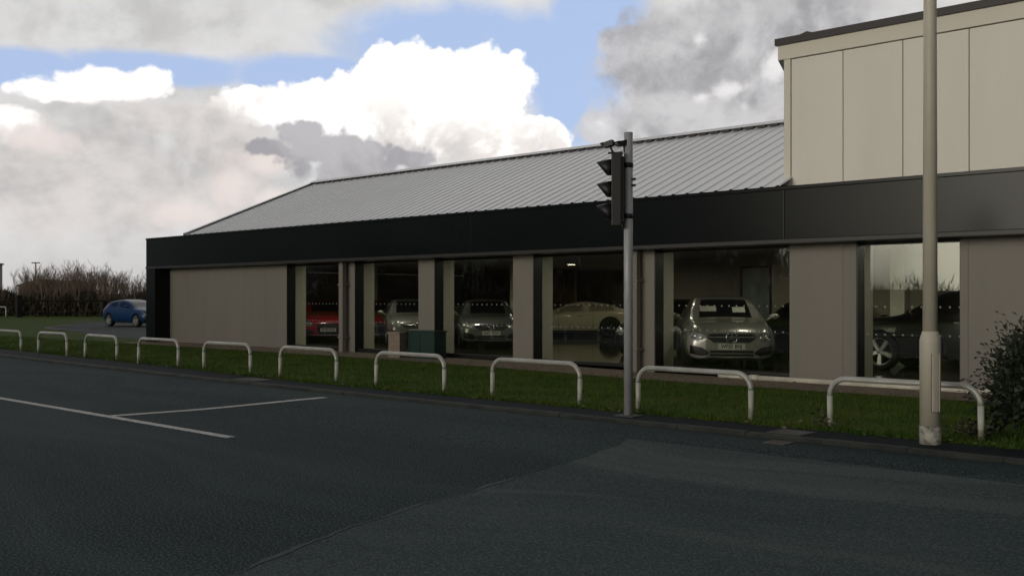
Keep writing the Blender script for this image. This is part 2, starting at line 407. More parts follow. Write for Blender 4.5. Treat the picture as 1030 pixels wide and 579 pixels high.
for i_ in range(len(XS) - 1):
    for j_ in range(_n - 1): _b.f.append([i_ * _n + j_, (i_ + 1) * _n + j_, (i_ + 1) * _n + j_ + 1, i_ * _n + j_ + 1]); _b.mi.append(0); _b.sm.append(True)
_b.add([(a, -15, 0) for a in (XS[0], XS[-1])] + [(a, 7.4, 0) for a in XS[::-1]], [list(range(2 + len(XS)))])
bpy.data.objects.remove(_rd); tag(_b.build('road', M['road']), kind='structure')
kf = MB(); random.seed(2)
for a, b in zip(XS[:-1], XS[1:]):
    kf.add([(a, ky(a) + .012, -.03), (b, ky(b) + .012, -.03), (b, ky(b) + .012, .09), (a, ky(a) + .012, .09), (b, ky(b) + .125, .09), (a, ky(a) + .125, .09)], [(0, 1, 2, 3), (3, 2, 4, 5)])
x_ = -60.0
while x_ < 8:
    a, b = x_ + .005, x_ + .91; h_ = random.uniform(-.004, .004); o_ = random.uniform(-.004, .004); x_ += .915
    A, B = ky(a) + o_, ky(b) + o_
    kf.add([(a, A, -.03), (b, B, -.03), (b, B, .08 + h_), (a, A, .08 + h_), (b, B + .022, .104 + h_), (a, A + .022, .104 + h_), (b, B + .124, .104 + h_), (a, A + .124, .104 + h_), (a, A + .124, -.03), (b, B + .124, -.03)],
           [(0, 1, 2, 3), (3, 2, 4, 5), (5, 4, 6, 7), (0, 3, 5, 7, 8), (1, 9, 6, 4, 2)])
tag(kf.build('kerb', M['kerb']), kind='structure')
sheet('footpath', M['path'], XS, lambda x: ky(x) + .125, gy, lambda x, y: 0.1)
random.seed(3)
xs_v = XS
def far(x): return 420.0
mb = MB(); yt = [0, .6, 1.2, 2, 3, 4, 5, 6, 7, 9, 12, 20, 40, 80, 160, 420]
vs_ = [(x, gy(x) - .02 + t, gz(x, gy(x) + t) + .004) for x in xs_v for t in yt]; n = len(yt)
mb.add(vs_, [(i * n + j, (i + 1) * n + j, (i + 1) * n + j + 1, i * n + j + 1) for i in range(len(xs_v) - 1) for j in range(n - 1)])
tag(mb.build('grass_verge', M['grass']), kind='structure')
sheet('grass_bank', M['grass'], [-300, -60, 0, 60, 200], lambda x: -120.0, lambda x: -15.0, lambda x, y: 0.02)
# gravel margin at the foot of the wall
xs_g = [-33.4 + .3 * i for i in range(110)]
sheet('gravel_margin', M['gravel'], xs_g, lambda x: 16.25 + .16 * noise.noise((x * .9, 4, 0)), lambda x: 17.9, gz, 3, dz=.016)
# side drive
dp = [(-52.5, 21.6), (-45.5, 20.09), (-38.68, 18.6), (-33.0, 17.6), (-33.0, 30), (-60.44, 29.5), (-66, 29.8), (-58, 25.3)]
tag(MB().add([(x, y, .112) for x, y in dp], [tuple(range(len(dp)))]).build('side_drive', M['drive']), kind='structure')
kp = [(-58, 25.2), (-52.5, 21.55), (-48.5, 20.7)]
kb = MB()
for a, b in zip(kp[:-1], kp[1:]):
    a3, b3 = Vector((*a, 0)), Vector((*b, 0)); t = (b3 - a3).normalized(); nrm = Vector((-t.y, t.x, 0)) * .35
    kb.add([a3 + Vector((0, 0, .135)), b3 + Vector((0, 0, .135)), b3 + nrm + Vector((0, 0, .135)), a3 + nrm + Vector((0, 0, .135)),
            a3 + Vector((0, 0, .05)), b3 + Vector((0, 0, .05))], [(0, 1, 2, 3), (4, 5, 1, 0)])
tag(kb.build('drive_kerb', M['slab']), kind='structure')
# resurfaced apron on the near side of the road
PB = [(-8, -3.2), (0, -4.4), (2.2, -5.0), (3.24, -5.25), (4.1, -5.62), (5.3, -5.98), (6.0, -6.1), (6.9, -6.3), (7.5, -6.42), (8.3, -6.6), (9.3, -6.9)]
def edge(y):
    for (ya, xa), (yb, xb) in zip(PB[:-1], PB[1:]):
        if ya <= y <= yb: return xa + (xb - xa) * (y - ya) / (yb - ya) + .06 * noise.noise((y * 2.1, 1, 0)) + .025 * noise.noise((y * 9, 3, 0))
    return PB[-1][1]
ys_ = [-8, -4, 0] + [.0 + .06 * k for k in range(1, 155)]
mb = MB(); cols = [0, .5, 1.0]
for y in ys_: mb.v += [(edge(y) + (14 - edge(y)) * t, y, rz0(y) + .004) for t in cols]
for i in range(len(ys_) - 1):
    for j in range(2): mb.f.append([i * 3 + j, i * 3 + j + 1, i * 3 + j + 4, i * 3 + j + 3]); mb.mi.append(0); mb.sm.append(True)
tag(mb.build('road_apron', M['patch']), kind='structure')
pj = [(edge(1.5 + .1 * k), 1.5 + .1 * k) for k in range(64)]
sm = MB()
for i in range(0, 52):                                   # rough pale lip along the joint
    a, b = pj[i], pj[i + 1]
    w = .012 + .05 * max(0, noise.noise((a[0] * 2, a[1] * 2, 2)) + .1)
    sm.add([(a[0] - w, a[1], .007 + rz0(a[1])), (b[0] - w, b[1], .007 + rz0(b[1])), (b[0] + w * .5, b[1], .007 + rz0(b[1])), (a[0] + w * .5, a[1], .007 + rz0(a[1]))], [(0, 1, 2, 3)])
M['lip'] = material('joint_grit', (.05, .056, .056), .9, var=(.025, .032, .032), vscale=6, speck=(.08, .085, .08), speck_scale=50)
tag(sm.build('road_joint', M['lip']), kind='structure')
mk = MB()
mk.box(-75, -10.5, 6.40, 6.51, -.02, .005)
yy_ = [6.51, 7.4] + [7.4 + .118 * k for k in range(1, 21)]
for a, b in zip(yy_[:-1], yy_[1:]): sa, sb = .42 * (a - 6.51) / 3.25, .42 * (b - 6.51) / 3.25; mk.add([(-13.68 + sa, a, rz0(a) + .005), (-13.51 + sa, a, rz0(a) + .005), (-13.51 + sb, b, rz0(b) + .005), (-13.68 + sb, b, rz0(b) + .005)], [(0, 1, 2, 3)])
tag(mk.build('road_markings', M['paint']), kind='structure')

# covers in the path and gutter
def cover(name, x0, x1, y0, y1, z, mat, label, cat, slots=0):
    t = thing(name, label, cat, ((x0 + x1) / 2, (y0 + y1) / 2, z))
    w, d = (x1 - x0) / 2, (y1 - y0) / 2
    fr = MB()
    for a in ((-w, w, -d, -d + .035), (-w, w, d - .035, d), (-w, -w + .035, -d + .035, d - .035), (w - .035, w, -d + .035, d - .035)): fr.box(*a, -.02, .008)
    fr.build('cover_frame', M['iron'] if slots else M['slab'], t)
    if slots:
        s_ = MB()
        for i in range(slots):
            x = -w + .045 + (2 * w - .09) * (i + .5) / slots
            s_.box(x - .012, x + .012, -d + .035, d - .035, -.02, .005)
        s_.build('grate', M['iron'], t)
    else:
        MB().box(-w + .04, w - .04, -d + .04, d - .04, -.02, .006).build('cover_plate', mat, t)
    return t
cover('inspection_cover', -5.84, -5.42, 10.38, 10.74, .1, M['slab'], 'worn concrete inspection cover in the path beside the cream lamp column', 'drain cover')
cover('inspection_cover', -16.95, -16.2, 10.45, 10.85, .1, M['slab'], 'pale inspection cover in the path in front of the far row of hoops', 'drain cover')
cover('gully_grate', -5.62, -5.36, 9.90, 10.14, .054, M['iron'], 'rusty gully grate in the road gutter below the inspection cover', 'drain', 9)

# grass blades on the verge
def blades():
    import numpy as np
    rng = np.random.default_rng(5); N = 120000
    x = -44.0 + 42.0 * rng.random(N) ** .72; t = rng.random(N)
    y0 = np.array([gy(v) for v in x]) - .05 - .03 * rng.random(N); y1 = 16.32 + .16 * np.sin(x * 1.7) * np.sin(x * .63) + .12 * rng.normal(size=N); y = y0 + t * (y1 - y0)
    # a denser, ragged fringe along the path
    k = N // 6; y[:k] = y0[:k] + rng.random(k) ** 2 * .35 - .05 * rng.random(k)
    keep = ~(y > 17.2); x, y = x[keep], y[keep]; N = len(x)
    h = .022 + .045 * rng.random(N) ** 2 + .015 * np.sin(x * 2.3) * np.sin(y * 3.1); w = .004 + .005 * rng.random(N); a = rng.random(N) * 6.283
    lx, ly = (rng.random(N) - .5) * .05, (rng.random(N) - .5) * .05
    z = np.array([gz(p, q) for p, q in zip(x, y)])
    co = np.empty((N, 3, 3))
    co[:, 0] = np.stack([x - np.cos(a) * w, y - np.sin(a) * w, z], 1); co[:, 1] = np.stack([x + np.cos(a) * w, y + np.sin(a) * w, z], 1)
    co[:, 2] = np.stack([x + lx, y + ly, z + np.maximum(h, .015)], 1)
    me = bpy.data.meshes.new('grass'); me.vertices.add(N * 3); me.vertices.foreach_set('co', co.ravel())
    me.loops.add(N * 3); me.loops.foreach_set('vertex_index', np.arange(N * 3)); me.polygons.add(N); me.polygons.foreach_set('loop_start', np.arange(N) * 3)
    me.materials.append(M['blade']); me.update(); me.validate()
    tag(link('grass', me), kind='stuff')
blades()
random.seed(11)
lf = MB()
for i in range(700):                                      # fallen leaves on the margin and the path edge
    x = random.uniform(-27, -3)
    if i % 5 < 3: y = random.uniform(16.2, 17.6)
    else: y = gy(x) + random.gauss(0.0, .12)
    z = gz(x, y) + random.uniform(.012, .04); r = random.uniform(.014, .038); a = random.uniform(0, 6.28)
    Mx = Matrix.Translation((x, y, z)) @ Matrix.Rotation(a, 4, 'Z') @ Matrix.Rotation(random.uniform(-.6, .6), 4, 'X')
    lf.add([Mx @ Vector(p) for p in ((-r, 0, 0), (0, -r * .6, .004), (r * 1.2, 0, .006), (0, r * .6, .002))], [(0, 1, 2, 3)])
tag(lf.build('fallen_leaves', M['dead']), kind='stuff')

# ------------------------------------------------------------------ the showroom
BL = Vector((-20, 17.85, 0))
bld = thing('showroom_building', 'long low car showroom with black fascia, ribbed grey roof and cream upper block', 'building', BL)
def part(mb, name, mats, parent=None, bevel=0.0):
    o = mb.build(name, mats, parent or bld, bevel)
    if parent is None: o.matrix_parent_inverse = Matrix.Translation(-BL)
    return o
YF, YG, ZS = 17.85, 18.1, 2.60
# black portal and fascia
part(MB().box(-33.55, -32.93, 17.30, 18.3, -.1, 2.62), 'corner_leg', M['fascia'])
def fascia_panel(a, b):
    part(MB().box(a, b, 17.30, 17.74, 2.69, 3.60), 'fascia_panel', M['fascia'], bevel=.006)
for a, b in ((-33.55, -25.775), (-25.76, -17.6), (-17.585, -9.37), (-9.355, -1.2), (-1.185, 6.0)): fascia_panel(a, b)
part(MB().box(-33.54, 6.0, 17.33, 17.72, 2.66, 3.63), 'fascia_backing', M['joint'])
part(MB().box(-33.56, 6.0, 17.285, 17.46, 3.602, 3.665), 'fascia_coping', M['fascia'], bevel=.006)
part(MB().box(-33.56, 6.0, 17.28, 17.36, 2.61, 2.688), 'fascia_drip_trim', M['fascia_trim'], bevel=.008)
part(MB().box(-33.53, 6.0, 17.362, 18.16, 2.612, 2.65), 'soffit', M['frame'])
part(MB().box(-33.55, -33.2, 17.75, 36.0, 2.62, 3.66), 'fascia_return', M['fascia'])
part(MB().box(-33.50, -33.25, 18.31, 36.0, -.1, 2.61), 'wall', M['clad'])
part(MB().box(-33.19, -31.0, 17.76, 36.0, 3.40, 3.45), 'flat_roof', M['cap'])
part(MB().box(-33.2, 6.0, 35.8, 36.0, -.1, 3.39), 'wall', M['in_wall'])
part(MB().box(5.8, 6.0, 17.9, 35.79, -.1, 3.39), 'wall', M['clad'])
# front walls: clad panels with open joints over a dark backing
def clad_run(a, b, joints):
    part(MB().box(a + .01, b - .01, YF + .03, 18.48, -.1, 3.35), 'wall_core', M['in_wall'])
    part(MB().box(a + .004, b - .004, YF + .02, YF + .029, -.05, 2.62), 'wall_backing', M['joint'])
    xs = [a] + joints + [b]
    for p, q in zip(xs[:-1], xs[1:]):
        part(MB().box(p + (.002 if p != a else 0), q - (.002 if q != b else 0), YF, YF + .019, gz(p, YF) - .02, 2.615), 'cladding_panel', M['clad'], bevel=.003)
clad_run(-32.93, -25.97, [-32.93 + 1.16 * i for i in range(1, 6)])
for a, b, j in ((-23.45, -22.72, []), (-20.09, -19.47, []), (-16.73, -16.08, []), (-13.30, -12.65, []), (-9.55, -8.23, [-8.48]), (-6.40, 5.8, [-6.27, -4.0, -1.6, .8, 3.2])):
    clad_run(a, b, j)
WIN = [(-25.97, -23.45), (-22.72, -20.09), (-19.47, -16.73), (-16.08, -13.30), (-12.65, -9.55), (-8.23, -6.40)]
for i, (a, b) in enumerate(WIN):
    zb = .22 - .09 * S((a + 22) / 14)
    f = MB()
    f.box(a, a + .03, YF - .012, YG + .03, gz(a, YF) - .05, ZS + .01)                      # left jamb return
    f.box(b - .03, b, YF + .06, YG + .03, gz(b, YF) - .05, ZS + .01)
    f.box(a + .031, b - .031, YG - .05, YG + .03, ZS - .035, ZS + .01)
    f.box(a + .031, b - .031, YF + .05, YG + .03, gz(a, YF) - .05, zb)
    w = part(f, 'window', M['frame'])
    part(MB().box(a + .032, b - .032, YG + .004, YG + .016, zb + .001, ZS - .036), 'pane', M['pane'], w)
    dm = MB(); n = int((b - a) / .165)
    for zrow in (1.45, .95):
        for k in range(n):
            x = a + .10 + (b - a - .2) * k / (n - 1)
            if zrow < 1.5 and i in (4,) and .9 < x - a < 2.35: pass
            dm.lathe([(0.0001, 0), (.017, 0)], 10, 0, Matrix.Translation((x, YG + .001, zrow)) @ Matrix.Rotation(R(90), 4, 'X'), False)
    part(dm, 'dot_pattern', M['dot'], w)
    part(MB().box(a + .0, a + .014, YG + .032, 18.52, .12, ZS + .1), 'reveal_lining', M['reveal'], w)
# downpipes
for x, w_ in ((-23.06, .10), (-13.02, .10)):
    d = MB(); d.box(x - w_, x + w_ * .7, 17.62, 17.76, gz(x, 17.6) - .02, 2.61)
    for z in (.5, 1.95): d.box(x - w_ - .03, x + w_ * .7 + .03, 17.60, 17.849, z, z + .05)
    part(d, 'downpipe', M['clad'], bevel=.01)
# white trim pipe along the foot of the right-hand wall
wp = MB(); wp.tube([(-11.0, 17.70, .075), (-10.3, 17.70, .075)], .042, 12); wp.tube([(-10.28, 17.70, .07), (-3.0, 17.70, .06)], .052, 12); wp.tube([(-10.3, 17.70, .072), (-10.12, 17.70, .072)], .06, 12)
o = wp.build('waste_pipe', M['white_pipe']); tag(o, 'long white plastic pipe lying at the foot of the showroom wall', 'pipe')
# main ribbed roof
TS = .408
def rz_(y): return 3.67 + TS * (y - 17.4)
YR, XV, XRR = 22.67, -31.2, -9.715
def ribbed(y0, y1, sgn):
    mb = MB(); prof = []; x = XV
    while x < XRR - .01:
        prof += [(x, 0), (x + .235, 0), (x + .262, .021), (x + .307, .021), (x + .333, 0)]; x += .3333
    base = []
    for (px, pz) in prof: base += [(px, y0, rz_(y0) + pz if sgn > 0 else rz_(2 * YR - y0) + pz), (px, y1, rz_(y1) + pz if sgn > 0 else rz_(2 * YR - y1) + pz)]
    mb.add(base, [])
    for i in range(len(prof) - 1):
        mb.f.append([2 * i, 2 * i + 2, 2 * i + 3, 2 * i + 1]); mb.mi.append(1 if i % 5 in (1, 3) else 0); mb.sm.append(False)
    return mb
rf = part(ribbed(17.45, YR, 1), 'roof', [M['roof'], M['roof_seam']])
part(ribbed(YR + .001, 28.0, -1), 'roof', [M['roof'], M['roof_seam']])
under = MB().add([(XV, 17.45, rz_(17.45) - .06), (XRR, 17.45, rz_(17.45) - .06), (XRR, YR, rz_(YR) - .06), (XV, YR, rz_(YR) - .06), (XRR, 28, rz_(17.34) - .06), (XV, 28, rz_(17.34) - .06)], [(0, 1, 2, 3), (3, 2, 4, 5)])
part(under, 'roof_lining', M['joint'])
vg = MB(); vg.add([(XV - .1, 17.44, rz_(17.44) + .07), (XV + .1, 17.44, rz_(17.44) + .07), (XV + .1, YR, rz_(YR) + .07), (XV - .1, YR, rz_(YR) + .07),
                   (XV - .1, 17.44, rz_(17.44) - .12), (XV - .1, YR, rz_(YR) - .12), (XV - .1, 27.9, rz_(17.44) + .07), (XV + .1, 27.9, rz_(17.44) + .07), (XV - .1, 27.9, rz_(17.44) - .12)],
                  [(0, 1, 2, 3), (4, 0, 3, 5), (3, 2, 7, 6), (5, 3, 6, 8)])
part(vg, 'verge_flashing', M['roof'])
rc = MB(); rc.add([(XV - .1, YR - .22, rz_(YR - .22) + .085), (XRR, YR - .22, rz_(YR - .22) + .085), (XRR, YR, rz_(YR) + .10), (XV - .1, YR, rz_(YR) + .10), (XRR, YR + .22, rz_(YR - .22) + .085), (XV - .1, YR + .22, rz_(YR - .22) + .085)], [(0, 1, 2, 3), (3, 2, 4, 5)])
rdg = part(rc, 'ridge_capping', M['roof'])
fl = MB(); x = XV
while x < XRR - .3:
    fl.box(x + .03, x + .225, YR - .24, YR - .16, rz_(YR - .2) - .0, rz_(YR - .2) + .074); x += .3333
fl.box(XV, XRR, YR - .17, YR - .14, rz_(YR - .2), rz_(YR - .2) + .07)
part(fl, 'ridge_filler', M['cap'], rdg)
# gable
part(MB().add([(XV, 17.5, 3.3), (XV, 27.9, 3.3), (XV, YR, rz_(YR) - .07), (XV + .05, 17.5, 3.3), (XV + .05, 27.9, 3.3), (XV + .05, YR, rz_(YR) - .07)], [(0, 1, 2), (5, 4, 3), (0, 2, 5, 3), (1, 4, 5, 2), (0, 3, 4, 1)]), 'gable_wall', M['clad'])
part(MB().box(-31.1, 6.0, 28.02, 36.0, 3.40, 3.45), 'flat_roof', M['cap'])
# cream upper block
XT, YT = -9.71, 17.95
part(MB().box(XT + .02, 5.9, YT + .03, 27.0, 3.3, 6.40), 'block_core', M['joint'])
part(MB().box(XT, XT + .0195, YT, 27.0, 3.3, 6.44), 'cream_panel', M['clad_hi'])
js = [-9.57, -8.53, -7.42, -6.29, -5.18, -4.07, -2.96, -1.85, -.74, .37, 1.48, 2.6, 3.7, 4.8, 5.9]
part(MB().box(XT + .0, -9.575, YT - .02, YT + .03, 3.3, 6.15), 'corner_trim', M['clad_trim'], bevel=.004)
for p, q in zip(js[:-1], js[1:]):
    part(MB().box(p + .008, q - .008, YT + .002, YT + .029, 3.3, 6.14), 'cream_panel', M['clad_hi'], bevel=.004)
part(MB().box(XT - .12, 5.9, YT - .035, YT + .03, 6.155, 6.43), 'eaves_board', M['clad_trim'], bevel=.004)
part(MB().box(XT - .12, XT - .002, YT + .031, 27.0, 6.155, 6.43), 'eaves_board', M['clad_trim'])
part(MB().prism([(XT - .12, 5.93 + .22), (XT - .001, 5.93 + .22), (XT - .001, 5.93)], YT - .02, YT + .2, 0, Matrix(((1, 0, 0, 0), (0, 0, 1, 0), (0, 1, 0, 0), (0, 0, 0, 1)))), 'eaves_bracket', M['cap'])
pc = MB(); pc.box(XT - .16, 6.0, YT - .09, YT + .5, 6.432, 6.56); pc.prism([(XT + .35, 6.56), (XT + .62, 6.56), (XT + .50, 6.60)], YT - .08, YT + .3, 0, Matrix(((1, 0, 0, 0), (0, 0, 1, 0), (0, 1, 0, 0), (0, 0, 0, 1))))
part(pc, 'parapet_capping', M['cap'])
part(MB().box(XT - .1, 5.95, YT + .51, 27.0, 6.40, 6.5), 'flat_roof', M['cap'])
# interior shell
part(MB().box(-33.2, 5.79, 17.9, 35.79, -.02, .12), 'showroom_floor', M['tile'])
part(MB().box(-33.2, 5.79, 18.49, 35.79, 2.78, 2.82), 'showroom_ceiling', M['ceil'])
part(MB().box(-33.2, 5.79, 18.17, 18.488, 2.66, 3.3), 'lintel', M['in_wall'])
# ceiling downlights, lit: one is real, the others added to brighten reveals and cars
M['lit'] = bpy.data.materials.new('lit_diffuser'); M['lit'].use_nodes = True
_p = M['lit'].node_tree.nodes['Principled BSDF']; _p.inputs['Emission Color'].default_value = (1.0, .94, .80, 1); _p.inputs['Emission Strength'].default_value = LAMP
def downlight_or_fill(x, y):
    t = part(MB().lathe([(.13, 0), (.155, -.012), (.155, -.02), (.125, -.02), (.125, -.004)], 20, 0, Matrix.Translation((x, y, 2.779))), 'downlight_or_fill', M['reveal'])
    part(MB().lathe([(.0001, 0), (.122, 0)], 20, 0, Matrix.Translation((x, y, 2.768))), 'diffuser', M['lit'], t)
for a, b in WIN:
    downlight_or_fill((a + b) / 2 - .2, 19.5); downlight_or_fill((a + b) / 2 + .3, 20.9)
downlight_or_fill(*at_depth(575, 35.7)); downlight_or_fill(*at_depth(646, 37.5)); downlight_or_fill(*at_depth(648, 41)); downlight_or_fill(*at_depth(528, 36)); downlight_or_fill(*at_depth(326, 33.2)); downlight_or_fill(*at_depth(388, 32.5))  # first is the visible lamp; the others are added fill, out of view
# rooms at the back of the showroom
part(MB().box(-18.6, -13.3, 26.0, 26.15, .12, 2.77), 'partition_wall', M['in_wall'])
part(MB().box(-13.28, -3.0, 23.9, 24.05, .12, 2.77), 'partition_wall', M['in_wall'])
part(MB().box(-33.0, -26.6, 32.0, 32.15, .12, 2.77), 'partition_wall', M['wood'])
ob = part(MB().box(-15.35, -14.5, 25.96, 25.999, .12, 2.45), 'office_door', M['door_glass'])
part(MB().box(-15.43, -15.352, 25.94, 25.999, .12, 2.52).box(-14.498, -14.42, 25.94, 25.999, .12, 2.52).box(-15.35, -14.5, 25.94, 25.999, 2.452, 2.52), 'door_frame', M['frame'], ob)
ob = part(MB().box(-12.5, -11.3, 23.86, 23.899, .12, 2.45), 'office_door', M['door_glass'])
part(MB().box(-12.58, -12.502, 23.84, 23.899, .12, 2.52).box(-11.298, -11.22, 23.84, 23.899, .12, 2.52), 'door_frame', M['frame'], ob)
for x, y in ((-29.6, 24.0), (-24.2, 26.0), (-19.0, 26.1), (-9.4, 22.6)):
    part(MB().box(x - .16, x + .16, y - .16, y + .16, .12, 2.779), 'column', M['reveal'])
def banner(x, y, rz, w, h, top, label):
    t = thing('banner_stand', label, 'banner', (x, y, .12), rz)
    MB().box(-w / 2 - .05, w / 2 + .05, -.16, .16, 0, .05).build('stand_base', M['frame'], t)
    MB().box(-w / 2, w / 2, -.02, .02, .051, h).build('banner_panel', M['navy'], t)
    if top: MB().box(-w / 2 + .03, w / 2 - .03, -.026, .026, h + .001, h + .36).build('banner_head', M['dot'], t)
    return t
M['navy'] = material('banner_navy', (.012, .022, .05), .4)
banner(-29.8, 23.2, R(35), .55, 1.9, True, 'tall navy banner with white head behind the red hatchback at the far window')
banner(-27.1, 24.9, R(35), 1.3, 2.3, False, 'wide navy banner panel standing behind the red car by the green cabinet')
t = thing('reception_desk', 'pale reception counter with dark screen deep in the showroom', 'desk', (*at_depth(464, 43), .12), R(43))
MB().box(-1.0, 1.0, -.3, .3, 0, 1.1).build('counter_front', M['in_wall'], t, .02)
MB().box(-1.05, 1.05, -.36, .36, 1.101, 1.15).build('counter_top', M['reveal'], t)
tag(MB().box(-.35, .35, -.03, .03, 0, .45).box(-.05, .05, -.04, .02, -.25, 0).build('display_screen', M['frame']), 'dark display screen standing on the reception counter', 'screen').location = (*at_depth(468, 43), 1.53)

# ------------------------------------------------------------------ street furniture
def hoop(u0, u1, y, label):
    xa = ray(u0)[0] / ray(u0)[1] * y; xb = ray(u1)[0] / ray(u1)[1] * y
    return xa, xb
def make_hoop(name, xa, xb, y, zg, label, h=.575, rad=.033, rc=.20):
    L = xb - xa; tilt = random.uniform(-.022, .022); yaw = random.uniform(-.02, .02)
    t = thing(name, label, 'hoop barrier', ((xa + xb) / 2, y, zg), 0, 'hoop barriers along the grass edge')
    t.rotation_euler = (tilt, random.uniform(-.006, .006), yaw)
    for sx in (-1, 1):
        MB().tube([(sx * L / 2, 0, -.05), (sx * L / 2, 0, h - rc)], rad, 14).build('leg', M['leg'], t)
    pts = [(-L / 2, 0, h - rc)]
    for k in range(1, 9): a = math.pi - k * math.pi / 16; pts.append((-L / 2 + rc + rc * math.cos(a), 0, h - rc + rc * math.sin(a)))
    for k in range(0, 9): a = math.pi / 2 - k * math.pi / 16; pts.append((L / 2 - rc + rc * math.cos(a), 0, h - rc + rc * math.sin(a)))
    MB().tube(pts, rad * .99, 14).build('top_rail', M['galv'], t)
    return t
HOOPS = [(-24, 20, 11.75, 'white hoop barrier cut by the left edge of the view, on the verge'),
         (39, 67, 11.78, 'narrow hoop barrier on the verge, in front of the side drive'),
         (85, 118, 11.72, 'hoop barrier on the verge directly below the blue car'),
         (139.5, 179, 11.6, 'hoop barrier in front of the black corner leg of the showroom'),
         (205, 252, 11.5, 'hoop barrier in front of the windowless greige wall'),
         (282, 338, 11.42, 'hoop barrier in front of the window with the red hatchback'),
         (378, 447, 11.38, 'hoop barrier in front of the green cabinet and stone pedestal'),
         (495.5, 583, 11.36, 'hoop barrier in front of the window with the cream coupe'),
         (642.5, 755, 11.34, 'hoop barrier directly right of the traffic signal pole'),
         (835, 987, 11.36, 'longest looking hoop barrier, behind the cream lamp column')]
for u0, u1, y, lb in HOOPS:
    y -= .08
    a, b = ray(u0), ray(u1)
    make_hoop('hoop_barrier', a[0] / a[1] * y, b[0] / b[1] * y, y, gz(-10, y) if y > 11.5 else .1, lb)
x, y = at_depth(2, 80); make_hoop('hoop_barrier', x - 1.0, x + .8, y, .1, 'small far hoop barrier beside the dark field fence', .84, .045)

# traffic signal seen from its side
tl = thing('traffic_signal', 'grey pole with black three lamp traffic signal seen from the side', 'traffic light', (-7.95, 10.64, .1))
MB().tube([(0, 0, -.1), (0, 0, 3.62)], .057, 20).build('pole', M['pole_grey'], tl)
MB().box(-.14, .16, -.13, .13, -.02, .012).build('base_slab', M['slab'], tl, .004)
fa = math.atan2(-.56, -.83)                                   # the lamps face along the road
HM = Matrix.Rotation(fa, 4, 'Z')
def loc(p): return HM @ Vector(p)
hc = Vector((-.098, -.091, 0))
T = Matrix.Translation(hc) @ HM
hb = MB(); hb.box(-.05, .075, -.14, .14, 2.42, 3.34, 0, T).box(-.085, -.051, -.12, .12, 2.46, 3.30, 0, T)
head = hb.build('signal_head', M['signal'], tl, .012)
MB().box(-.052, -.049, -.16, .16, 2.40, 3.36, 0, T).build('backing_board', M['signal'], head)
for z, lm in ((3.16, 'lens_r'), (2.88, 'lens_a'), (2.60, 'lens_g')):
    LM = T @ Matrix.Translation((.075, 0, z)) @ Matrix.Rotation(R(90), 4, 'Y')
    MB().lathe([(.0001, .018), (.06, .012), (.10, .002)], 24, 0, LM).build('lens', M[lm], head)
    v = MB(); n = 18; vs_ = []
    for j, (ln, rr, dz) in enumerate(((0.0, .125, 0), (.10, .118, -.006), (.20, .104, -.016))):
        for k in range(n + 1):
            a = R(-38) + (R(256)) * k / n
            cut = ln * (.18 + .82 * (1 + math.sin(a)) / 2)
            vs_.append(T @ Vector((.075 + cut, rr * math.cos(a), z + dz + rr * math.sin(a))))
    fs = [(j * (n + 1) + k, (j + 1) * (n + 1) + k, (j + 1) * (n + 1) + k + 1, j * (n + 1) + k + 1) for j in range(2) for k in range(n)]
    v.add(vs_, fs, 0, True); vo = v.build('visor', M['signal'], head)
    sd_ = vo.modifiers.new('thickness', 'SOLIDIFY'); sd_.thickness = .006
for z in (2.55, 3.2):
    MB().tube([(0, 0, z), tuple(T @ Vector((-.04, 0, z)))], .018, 8).tube([(0, 0, z - .03), (0, 0, z + .03)], .063, 16).build('bracket', M['signal'], tl)
for z in (3.02, 2.94): MB().tube([(.05, .0, z), (.10, .02, z)], .016, 8).build('cable_gland', M['signal'], tl)
for off, yaw, rise in (((-.16, -.19, 0), fa - .35, 0), ((-.03, -.06, 0), fa + .5, .01)):
    DM = Matrix.Translation(Vector(off) + Vector((0, 0, 3.47 + rise))) @ Matrix.Rotation(yaw, 4, 'Z') @ Matrix.Rotation(R(14), 4, 'Y')
    d = MB(); d.box(-.06, .07, -.04, .04, -.035, .035, 0, DM).box(.06, .11, -.045, .045, .02, .04, 0, DM)
    d.tube([tuple(DM @ Vector((0, 0, -.03))), (off[0] * .8, off[1] * .8, 3.36)], .014, 8)
    d.build('vehicle_detector', M['signal'], tl, .004)
MB().box(-.16, .03, -.03, .03, 3.352, 3.372, 0, Matrix.Rotation(fa + math.pi, 4, 'Z') @ Matrix.Translation((-.10, 0, 0))).build('detector_arm', M['signal'], tl)

# lamp column
lp = thing('lamp_column', 'tall cream lamp column with wide base and flaking foot, at the kerb', 'street lamp', (-4.15, 10.73, .1))
MB().tube([(0, 0, .19), (0, 0, 1.06), (0, 0, 1.075), (0, 0, 1.155), (0, 0, 1.16)], [.103, .103, .1025, .078, .076], 32).build('base_section', M['cream'], lp)
MB().tube([(0, 0, -.1), (0, 0, .188)], .106, 32).build('flaking_foot', M['peel'], lp)
MB().tube([(0, 0, 1.15), (0, 0, 4.0), (0, 0, 8.0), (.05, -.1, 8.3), (.1, -.9, 8.5)], [.0735, .066, .05, .045, .035], 28).build('shaft', M['cream'], lp)
ld = MB(); dw = 10
for k in range(dw):
    a0, a1 = R(-62) + R(52) * k / dw, R(-62) + R(52) * (k + 1) / dw
    for r_ in (.107,):
        ld.add([(r_ * math.cos(a0), r_ * math.sin(a0), .34), (r_ * math.cos(a1), r_ * math.sin(a1), .34), (r_ * math.cos(a1), r_ * math.sin(a1), .93), (r_ * math.cos(a0), r_ * math.sin(a0), .93)], [(0, 1, 2, 3)])
dor = ld.build('service_door', M['cream'], lp)
sd_ = dor.modifiers.new('thickness', 'SOLIDIFY'); sd_.thickness = .006; sd_.offset = -1
